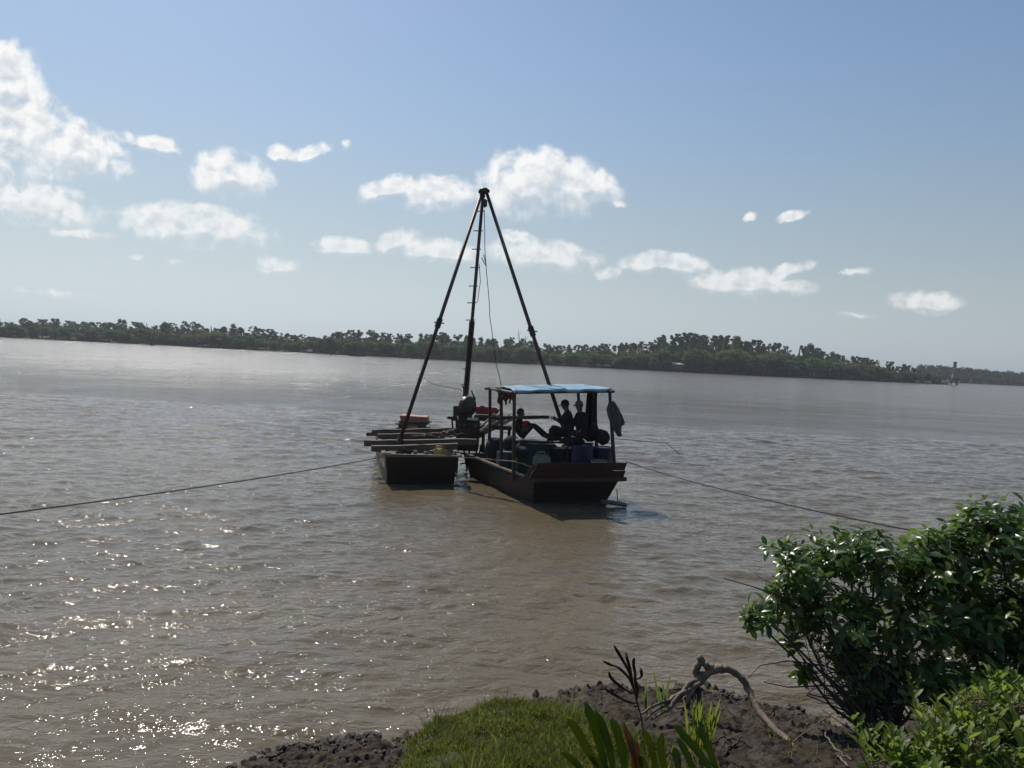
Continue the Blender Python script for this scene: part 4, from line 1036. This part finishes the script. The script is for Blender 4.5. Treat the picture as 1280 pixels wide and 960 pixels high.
# clods and pebbles of mud along the water edge
b = MB(); CL = pm('mud_clod', (.022, .018, .0145), (.044, .034, .026), 14, .75, .6, 40)
for k_ in range(420):
    if random.random() < .6: x = random.uniform(-2.9, -.75)
    else: x = random.uniform(.95, 3.4)
    dd = abs(random.gauss(0, .45)) if random.random() < .7 else random.uniform(0, 1.8)
    y = float(shore(np.array([x]))[0]) - dd + .12
    if grassy(np.array([x]), np.array([y]))[0] > .2: continue
    z = float(ground_z(np.array([x]), np.array([y]))[0]); r_ = random.uniform(.006, .026) * (1.5 if dd < .4 else .8)
    b.ball((x, y, z + r_ * .25), r_, (random.uniform(.8, 1.5), random.uniform(.8, 1.4), random.uniform(.5, .9)), (0, 0, random.random() * 3), 0, 2, .25)
tag(b.build('mud_clods', CL), 'dark crumbly mud clods strewn along the water edge', 'mud', kind='stuff')

# ------------------------------------------------------------------ shrubs on the right
SHRUB_L = leaf_mat('glossy_leaves', [(.042, .090, .014), (.064, .125, .020), (.092, .160, .028), (.15, .20, .042)], .32, .50, .75)
HERB_L = leaf_mat('pale_green_leaves', [(.060, .110, .015), (.085, .145, .017), (.105, .150, .018), (.125, .20, .026), (.165, .235, .034), (.20, .235, .05)], .45, .55, .4)
TWIG = pm('dark_twig', (.060, .045, .036), (.035, .028, .023), 20, .85, .3, 60)
def shrub(name, base, blobs, n_tip, leaf, label, lm, twigs=110, whorl=(5, 8), bare=None, cat='shrub'):
    """woody shrub: stems from the base, branch ends in lumpy blobs, a whorl of leaves at each end"""
    base = Vector(base); t = thing(name, base, label, cat)
    C_ = np.array([q[:3] for q in blobs]); Rr = np.array([q[3:6] for q in blobs]); wgt = (Rr.prod(1)) ** .67; wgt /= wgt.sum()
    k_ = rng.choice(len(blobs), n_tip, p=wgt); d = rng.normal(size=(n_tip, 3)); d[:, 2] += .35; d /= np.linalg.norm(d, axis=1, keepdims=True)
    rr = rng.random((n_tip, 1)) ** .33 * np.where(rng.random((n_tip, 1)) < .24, rng.uniform(1.05, 1.42, (n_tip, 1)), 1.0)
    P = C_[k_] + d * Rr[k_] * rr; 
    ok = P[:, 2] > ground_z(P[:, 0], P[:, 1], False) + .03; P, d = P[ok], d[ok]
    PL, DL, NL, LL_, WL = [], [], [], [], []
    for p, dd in zip(P, d):
        ax = dd * .8 + np.array([0, 0, .75]) + rng.normal(0, .25, 3); ax /= np.linalg.norm(ax)
        e1 = np.cross(ax, rng.normal(size=3)); e1 /= np.linalg.norm(e1); e2 = np.cross(ax, e1); nw = rng.integers(*whorl)
        for q in range(nw):
            a_ = q * 2.4 + rng.random() * .5; lift = .25 + .75 * q / nw
            dv = (e1 * math.cos(a_) + e2 * math.sin(a_)) * (1.15 - .5 * lift) + ax * lift * .8 - np.array([0, 0, .34])
            PL.append(p - ax * leaf * .9 * (1 - q / nw)); DL.append(dv); NL.append(ax + rng.normal(0, .2, 3)); l_ = leaf * rng.uniform(.65, 1.2); LL_.append(l_); WL.append(l_ * rng.uniform(.40, .52))
    V_, F2 = leaves(np.array(PL), np.array(DL), np.array(NL), np.array(LL_), np.array(WL), .16, .16)
    np_mesh('foliage', V_, F2, lm, t)
    b = MB(); hubs = []
    for q in blobs:
        c = Vector(q[:3]); m1 = base.lerp(c, .45) + Vector((random.uniform(-.12, .12), random.uniform(-.1, .1), random.uniform(-.05, .1)))
        st = base + Vector((random.uniform(-.15, .15), random.uniform(-.12, .12), -.05))
        b.tube([st, st.lerp(m1, .5) + Vector((random.uniform(-.05, .05), 0, .03)), m1, c], [.022, .019, .014, .008], 6); hubs += [m1, c, m1.lerp(c, .5)]
    for _ in range(twigs):
        p = Vector(P[rng.integers(len(P))]); hb = min(hubs, key=lambda q_: (q_ - p).length); 
        mdl = hb.lerp(p, .5) + Vector((random.gauss(0, .05), random.gauss(0, .05), random.gauss(-.02, .05)))
        b.tube([hb, mdl, p], [.008, .0055, .003], 5)
    b.build('stems', TWIG, t)
    if bare:
        bb_ = MB()
        for _ in range(bare[0]):
            p = Vector((random.uniform(*bare[1]), random.uniform(*bare[2]), random.uniform(*bare[3])))
            q = base + Vector((random.uniform(-.1, .25), random.uniform(-.1, .1), random.uniform(.0, .5)))
            m1 = p.lerp(q, .4) + Vector((random.gauss(0, .15), random.gauss(0, .08), random.gauss(-.04, .14))); m2 = p.lerp(q, .75) + Vector((random.gauss(0, .06), random.gauss(0, .05), random.gauss(0, .06)))
            bb_.tube([p, m1, m2, q], [.003, .006, .008, .010], 5)
        bb_.build('twigs', TWIG, t)
    return t
def blob(px_, py_, Y_, rx, ry, rz):
    p = at(px_, py_, Y_); return (p.x, p.y, p.z, rx, ry, rz)
sb = on(1105, 905, .5)
B1 = [blob(1000, 700, 7.7, .33, .42, .26), blob(955, 768, 7.7, .20, .26, .12), blob(985, 745, 7.7, .26, .3, .2), blob(1165, 720, 7.6, .3, .4, .3), blob(990, 805, 7.7, .1, .2, .14), blob(1005, 838, 7.6, .06, .1, .09), blob(1058, 822, 7.5, .2, .25, .2), blob(940, 772, 7.75, .12, .15, .09), blob(1160, 685, 7.7, .26, .3, .22), blob(1078, 872, 7.3, .13, .2, .12), blob(1040, 765, 7.6, .46, .5, .34), blob(1095, 700, 7.7, .42, .5, .30), blob(1130, 770, 7.5, .44, .5, .38), 
      blob(1095, 840, 7.3, .30, .35, .30), blob(1160, 850, 7.2, .4, .4, .3), blob(1060, 690, 7.8, .3, .4, .22)]
shrub('shrub', (sb.x, sb.y, gz(sb.x, sb.y)), B1, 740, .124, 'large dark glossy-leaved shrub overhanging the water, with bare twigs under its left side', SHRUB_L, 170,
      bare=(64, (at(1000, 850, 7.6).x, at(1080, 850, 7.6).x), (7.1, 7.9), (at(1000, 870, 7.5).z, at(1000, 770, 7.5).z)))
sb2 = on(1250, 880, .7)
B2 = [blob(1195, 690, 7.9, .34, .45, .34), blob(1250, 668, 7.8, .42, .5, .36), blob(1310, 690, 7.8, .5, .5, .55), blob(1215, 760, 7.6, .46, .5, .4), blob(1280, 780, 7.5, .5, .5, .45), blob(1240, 850, 7.2, .5, .4, .35), blob(1330, 850, 7.2, .5, .4, .4)]
shrub('shrub', (sb2.x, sb2.y, gz(sb2.x, sb2.y)), B2, 640, .132, 'taller glossy-leaved shrub at the right edge, rising above the mooring rope', SHRUB_L, 130)
# a few long bare shoots
for (pts, lab) in (([(1010, 752), (975, 745), (940, 733), (905, 723)], 'long bare dead twig poking out left of the big shrub'),
                   ([(1080, 850), (1030, 832), (985, 826), (950, 832), (935, 848)], 'thin arching tendril hanging from the shrub over the water'),
                   ([(1085, 860), (1030, 857), (985, 859), (955, 853)], 'straight dark twig stretching low over the water from the shrub'),
                   ([(1080, 880), (1035, 873), (1012, 868), (1010, 858), (1022, 856)], 'curled dark twig at the foot of the big shrub')):
    b = MB(); b.tube([at(x, y, 7.5 - .02 * i) for i, (x, y) in enumerate(pts)], [.010, .008, .006, .004, .003][:len(pts)], 6)
    tag(b.build('twig', TWIG), lab, 'twig')

def herb(base, blobs, n, leaf, label, heads=0):
    base = Vector(base); t = thing('leafy_shrub', base, label, 'shrub'); PL, DL, NL, LL_, WL = [], [], [], [], []; b = MB(); fl = []
    for _ in range(n):
        q = random.choice(blobs); top = Vector((q[0] + random.gauss(0, .5) * q[3], q[1] + random.gauss(0, .5) * q[4], q[2] + random.uniform(-.6, 1) * q[5]))
        g0 = gz(top.x, top.y); ht = max(.18, top.z - g0)
        foot = Vector((top.x + random.gauss(0, .06), top.y + random.gauss(0, .06), top.z - ht)).lerp(base, .4); foot.z = gz(foot.x, foot.y) - .02
        mdl = foot.lerp(top, .5) + Vector((random.gauss(0, .03), random.gauss(0, .03), 0)); b.tube([foot, mdl, top], [.005, .004, .0025], 5)
        nl = int(9 + ht * 16)
        for q_ in range(nl):
            f_ = max(.25, 1 - .42 / ht) if ht > .5 else .15
            tt_ = f_ + (1 - f_) * q_ / nl; p = foot.lerp(top, tt_) if tt_ > .5 else foot.lerp(top, tt_); a_ = q_ * 2.4 + random.random()
            dv = np.array([math.cos(a_), math.sin(a_), .55 + .9 * (q_ / nl)]); PL.append(np.array(p)); DL.append(dv); NL.append(np.array([-math.cos(a_) * .6, -math.sin(a_) * .6, 1.0]) + rng.normal(0, .25, 3))
            l_ = leaf * random.choice((.45, .7, .9, 1.0, 1.25)) * random.uniform(.8, 1.15) * (1.05 - .35 * q_ / nl); LL_.append(l_); WL.append(l_ * random.uniform(.34, .46))
        if len(fl) < heads and random.random() < .35: fl.append(top + Vector((0, 0, .01)))
    V_, F2 = leaves(np.array(PL), np.array(DL), np.array(NL), np.array(LL_), np.array(WL), .12, .14)
    np_mesh('foliage', V_, F2, HERB_L, t); b.build('stems', pm('green_stem', (.07, .09, .03), (.05, .06, .025), 20, .7), t)
    for p in fl:
        h_ = MB()
        for _ in range(34):
            e = p + Vector((random.gauss(0, .028), random.gauss(0, .028), random.uniform(.01, .07))); h_.tube([p - Vector((0, 0, .03)), e], .0015, 4); h_.ball(e, .0075, (1, 1, 1), None, 0, 1)
        h_.build('dried_flower_head', DRY, t)
DRY = pm('dry_flower', (.17, .135, .075), (.11, .09, .05), 30, .9)
HB1 = [blob(1120, 930, 5.3, .28, .3, .12), blob(1190, 900, 5.5, .3, .3, .18), blob(1240, 930, 5.1, .3, .3, .16), blob(1150, 965, 5.0, .3, .3, .12)]
q = at(1160, 960, 5.3); herb((q.x, q.y, gz(q.x, q.y)), HB1, 105, .13, 'pale green leafy shrub with dried flower heads in the bottom right corner', 6)
HB2 = [blob(1260, 868, 5.8, .3, .3, .14), blob(1300, 890, 5.4, .3, .3, .22), blob(1215, 870, 6.0, .26, .3, .10)]
q = at(1270, 900, 5.7); herb((q.x, q.y, gz(q.x, q.y)), HB2, 80, .12, 'light green leafy growth at the right edge below the dark shrub', 3)

# ------------------------------------------------------------------ driftwood, roots, ferns
DRIFT = pm('bleached_driftwood', (.24, .18, .13), (.09, .068, .052), 7, .8, .7, 26, (1, 1, 1))
ROOTM = pm('dark_root', (.055, .042, .034), (.03, .024, .02), 14, .85, .5, 40)
def path(pts): return [at(x, y, Y_) for x, y, Y_ in pts]
def smooth_path(P, k_=5):
    out = []
    for i in range(len(P) - 1):
        p0_, p1_, p2_, p3_ = P[max(i - 1, 0)], P[i], P[i + 1], P[min(i + 2, len(P) - 1)]
        for j in range(k_):
            t_ = j / k_; out.append(.5 * ((2 * p1_) + (p2_ - p0_) * t_ + (2 * p0_ - 5 * p1_ + 4 * p2_ - p3_) * t_ ** 2 + (3 * p1_ - p0_ - 3 * p2_ + p3_) * t_ ** 3))
    out.append(P[-1]); return out
def limb(b, pts, r0, r1, wob=.006):
    P_ = smooth_path(path(pts)); n_ = len(P_)
    P_ = [p + Vector((random.gauss(0, wob), random.gauss(0, wob), random.gauss(0, wob))) for p in P_]
    b.tube(P_, [(r0 + (r1 - r0) * i / (n_ - 1)) * random.uniform(.88, 1.12) for i in range(n_)], 9)
dq = on(900, 900, .55)
drift = thing('driftwood_branch', (dq.x, dq.y, gz(dq.x, dq.y)), 'bleached crooked driftwood branch arching over the mud with splayed roots', 'driftwood')
b = MB(); limb(b, [(1015, 955, 6.2), (990, 931, 6.45), (965, 908, 6.75), (945, 882, 7.0), (932, 855, 7.15), (918, 840, 7.2), (900, 836, 7.2), (880, 843, 7.2), (866, 851, 7.25)], .025, .036, .004); b.build('main_limb', DRIFT, drift, True)
b = MB(); limb(b, [(902, 836, 7.2), (888, 834, 7.2), (880, 829, 7.2), (873, 823, 7.2)], .042, .026); limb(b, [(876, 826, 7.2), (871, 836, 7.22), (869, 848, 7.25), (866, 862, 7.25)], .028, .036); limb(b, [(874, 826, 7.2), (876, 820, 7.2)], .02, .008); b.build('stub', DRIFT, drift, True)
for pts in ([(876, 846, 7.2), (860, 858, 7.15), (842, 874, 7.1), (822, 880, 7.0), (800, 893, 6.9)], [(882, 843, 7.2), (866, 862, 7.15), (858, 880, 7.05), (846, 886, 6.95)], [(886, 842, 7.2), (872, 856, 7.15), (850, 868, 7.1), (836, 886, 7.0), (818, 896, 6.9)], [(872, 848, 7.25), (858, 862, 7.2), (845, 876, 7.1), (830, 882, 7.05), (806, 899, 6.9)], [(874, 846, 7.25), (864, 855, 7.3), (856, 872, 7.25), (838, 880, 7.2)], [(870, 850, 7.2), (867, 868, 7.15), (870, 884, 7.0), (862, 897, 6.95)],
            [(870, 852, 7.2), (874, 872, 7.15), (873, 890, 7.0), (868, 900, 6.9)], [(868, 852, 7.25), (852, 860, 7.35), (840, 862, 7.4)], [(866, 855, 7.2), (858, 880, 7.1), (852, 893, 7.0)], [(872, 850, 7.2), (862, 875, 7.1), (860, 895, 6.95)]):
    b = MB(); limb(b, pts, .027, .009); b.build('root', DRIFT if pts[0][0] > 871 and pts[-1][0] < 850 else ROOTM, drift, True)
for lab, lst in (('tangle of thin dark roots on the mud under the driftwood', [[(905, 960, 6.0), (902, 940, 6.1), (912, 925, 6.25), (935, 930, 6.3)], [(900, 950, 6.0), (910, 935, 6.15), (922, 925, 6.25), (930, 915, 6.3)], [(915, 955, 6.0), (925, 938, 6.2), (905, 928, 6.2)], [(885, 935, 6.2), (905, 922, 6.3), (925, 935, 6.25), (945, 940, 6.25)]]),
                 ('dark dead stick lying on the mud near the pale leafy shrub', [[(1065, 948, 6.05), (1050, 940, 6.15), (1035, 925, 6.35), (1032, 915, 6.45)], [(1060, 960, 5.95), (1048, 945, 6.1)]]),
                 ('slender pale stick leaning from the mud towards the big shrub', [[(990, 928, 6.4), (1015, 910, 6.6), (1043, 890, 6.9)]])):
    b = MB()
    for pts in lst: limb(b, pts, .009 if 'slender' not in lab else .004, .006 if 'slender' not in lab else .003, .008 if 'slender' not in lab else .002)
    tag(b.build('dead_roots' if 'tangle' in lab else 'stick', ROOTM if 'pale' not in lab else DRIFT, None, True), lab, 'roots' if 'tangle' in lab else 'stick')

FERN_G = leaf_mat('fern_green', [(.06, .10, .020), (.09, .135, .026)], .45, .6, .4)
FERN_Y = leaf_mat('fern_yellow_green', [(.12, .15, .020), (.10, .14, .018)], .4, .5, .5)
FERN_O = leaf_mat('fern_orange', [(.23, .140, .055), (.16, .095, .042)], .6, .4, .3)
FERN_D = leaf_mat('fern_dead', [(.035, .022, .016), (.055, .036, .025)], .85, .1, .2)
def strap(b, pts, w, curl=.3, tipw=.25):
    """strap-shaped leaf along a bent midrib"""
    P_ = smooth_path([Vector(p) for p in pts], 5); n_ = len(P_); vs = []
    for i, p in enumerate(P_):
        t_ = i / (n_ - 1); d = (P_[min(i + 1, n_ - 1)] - P_[max(i - 1, 0)]).normalized(); s_ = d.cross(Vector((0, 1, .25))).normalized(); nn = s_.cross(d)
        ww = w * (.35 + .65 * math.sin(min(1, t_ * 1.7) * math.pi / 2)) * (1 if t_ < .75 else max(.04, math.cos((t_ - .75) / .25 * math.pi / 2)))
        vs += [p - s_ * ww + nn * ww * curl, p, p + s_ * ww + nn * ww * curl]
    b.add(vs, [q_ for i in range(n_ - 1) for q_ in ((i * 3, i * 3 + 1, i * 3 + 4, i * 3 + 3), (i * 3 + 1, i * 3 + 2, i * 3 + 5, i * 3 + 4))])
q = at(775, 965, 5.0)
fern = thing('fern', (q.x, q.y, gz(q.x, q.y)), 'broad-bladed fern with green and orange blades at the bottom centre', 'fern')
FR = [([(752, 968), (738, 945), (722, 915), (710, 898)], .030, FERN_Y), ([(760, 975), (752, 940), (742, 905), (731, 877)], .030, FERN_G), ([(768, 975), (764, 945), (754, 910), (744, 889)], .026, FERN_G),
      ([(782, 985), (780, 950), (773, 920), (764, 897)], .030, FERN_G), ([(790, 975), (792, 948), (786, 925), (779, 902)], .018, FERN_O), ([(800, 980), (796, 955), (789, 930), (782, 908)], .018, FERN_O),
      ([(792, 985), (798, 960), (797, 940), (796, 927)], .016, FERN_O), ([(820, 985), (818, 955), (812, 930), (806, 912)], .022, FERN_Y), ([(850, 985), (848, 960), (846, 945), (842, 934)], .024, FERN_G),
      ([(895, 975), (880, 950), (862, 928), (842, 905)], .026, FERN_G), ([(905, 985), (893, 955), (884, 930), (872, 908)], .024, FERN_G), ([(830, 985), (830, 960), (826, 935), (828, 915)], .024, FERN_Y), ([(735, 985), (728, 965), (715, 950), (700, 940)], .024, FERN_G), ([(878, 985), (866, 960), (857, 940), (846, 922)], .022, FERN_G), ([(765, 985), (757, 968), (749, 955), (738, 945)], .03, FERN_Y), ([(815, 985), (806, 960), (800, 945)], .026, FERN_Y)]
for pts, w, mm in FR:
    b = MB(); strap(b, [at(x, y, 5.0 - .03 * i + random.uniform(-.05, .05)) for i, (x, y) in enumerate(pts)], w * .95); o = b.build('frond', mm, fern, True, .002)
    if mm is FERN_O: o['label'] = 'withered orange frond'
q = at(880, 925, 5.9)
t = thing('grass_tuft', (q.x, q.y, gz(q.x, q.y)), 'tuft of long upright grass blades beside the driftwood roots', 'grass')
b = MB()
for k_ in range(38):
    x0 = random.gauss(876, 7); x1 = x0 + random.gauss(2, 11); y1 = random.uniform(868, 905)
    strap(b, [at(x0, 940, 5.9), at((x0 + x1) / 2 - 1, (940 + y1) / 2, 5.9 + random.uniform(-.1, .1)), at(x1, y1, 5.9 + random.uniform(-.15, .15))], .007)
b.build('blades', FERN_Y, t, True)
q = at(803, 905, 6.2)
t = thing('dead_fern', (q.x, q.y, gz(q.x, q.y)), 'dark withered fern frond standing upright against the water', 'fern')
b = MB(); b.tube(smooth_path(path([(806, 935, 6.1), (802, 900, 6.2), (796, 876, 6.25), (791, 855, 6.3)])), .006, 6); b.build('stalk', FERN_D, t)
for pts in ([(792, 862), (786, 848), (774, 836), (762, 831), (753, 826)], [(791, 858), (786, 840), (778, 825), (772, 815), (767, 806)], [(792, 858), (788, 838), (784, 824), (782, 814)], [(794, 862), (794, 845), (792, 830), (793, 822)],
            [(797, 868), (788, 866), (775, 858), (764, 848), (761, 839)], [(797, 880), (785, 878), (770, 870), (754, 860)], [(795, 850), (802, 846), (801, 838), (799, 835)], [(796, 876), (797, 862), (794, 850), (795, 838)]):
    b = MB(); strap(b, [at(x, y, 6.25 + random.uniform(-.05, .05)) for x, y in pts], .012, .6); b.build('leaflet', FERN_D, t, True, .002)
for k_, (x, y, lab) in enumerate(((942, 935, 'small green seedling on the mud beside the driftwood, left of the others'), (828, 880, 'small green shoot at the foot of the dead fern'), (810, 880, 'upright green blade left of the driftwood roots'))):
    b = MB(); g0 = on(x, y + 8, .5)
    for q_ in range(4 if k_ != 2 else 3):
        strap(b, [at(x, y + 14, g0.y), at(x + random.uniform(-4, 4), y + 4, g0.y), at(x + random.uniform(-12, 12), y - random.uniform(2, 14 if k_ == 0 else 45), g0.y)], .010)
    tag(b.build('seedling', FERN_Y if k_ == 0 else FERN_G, None, True), lab, 'plant')

# ------------------------------------------------------------------ haze
HZ = MB(); HZ.box((60, 560, 11), (1700, 1280, 29))
hz = HZ.build('haze', bpy.data.materials.new('haze_air')); hm = hz.data.materials[0]; hm.use_nodes = True
hn = NT(hm.node_tree); hn.n.remove(hn.n['Principled BSDF'])
pv = hn.new('ShaderNodeVolumePrincipled'); pv.inputs['Color'].default_value = (.86, .92, 1, 1); pv.inputs['Density'].default_value = .00022; pv.inputs['Anisotropy'].default_value = .3
hn.l.new(pv.outputs[0], hn.n['Material Output'].inputs['Volume'])
hm.cycles.homogeneous_volume = True
tag(hz, kind='stuff')
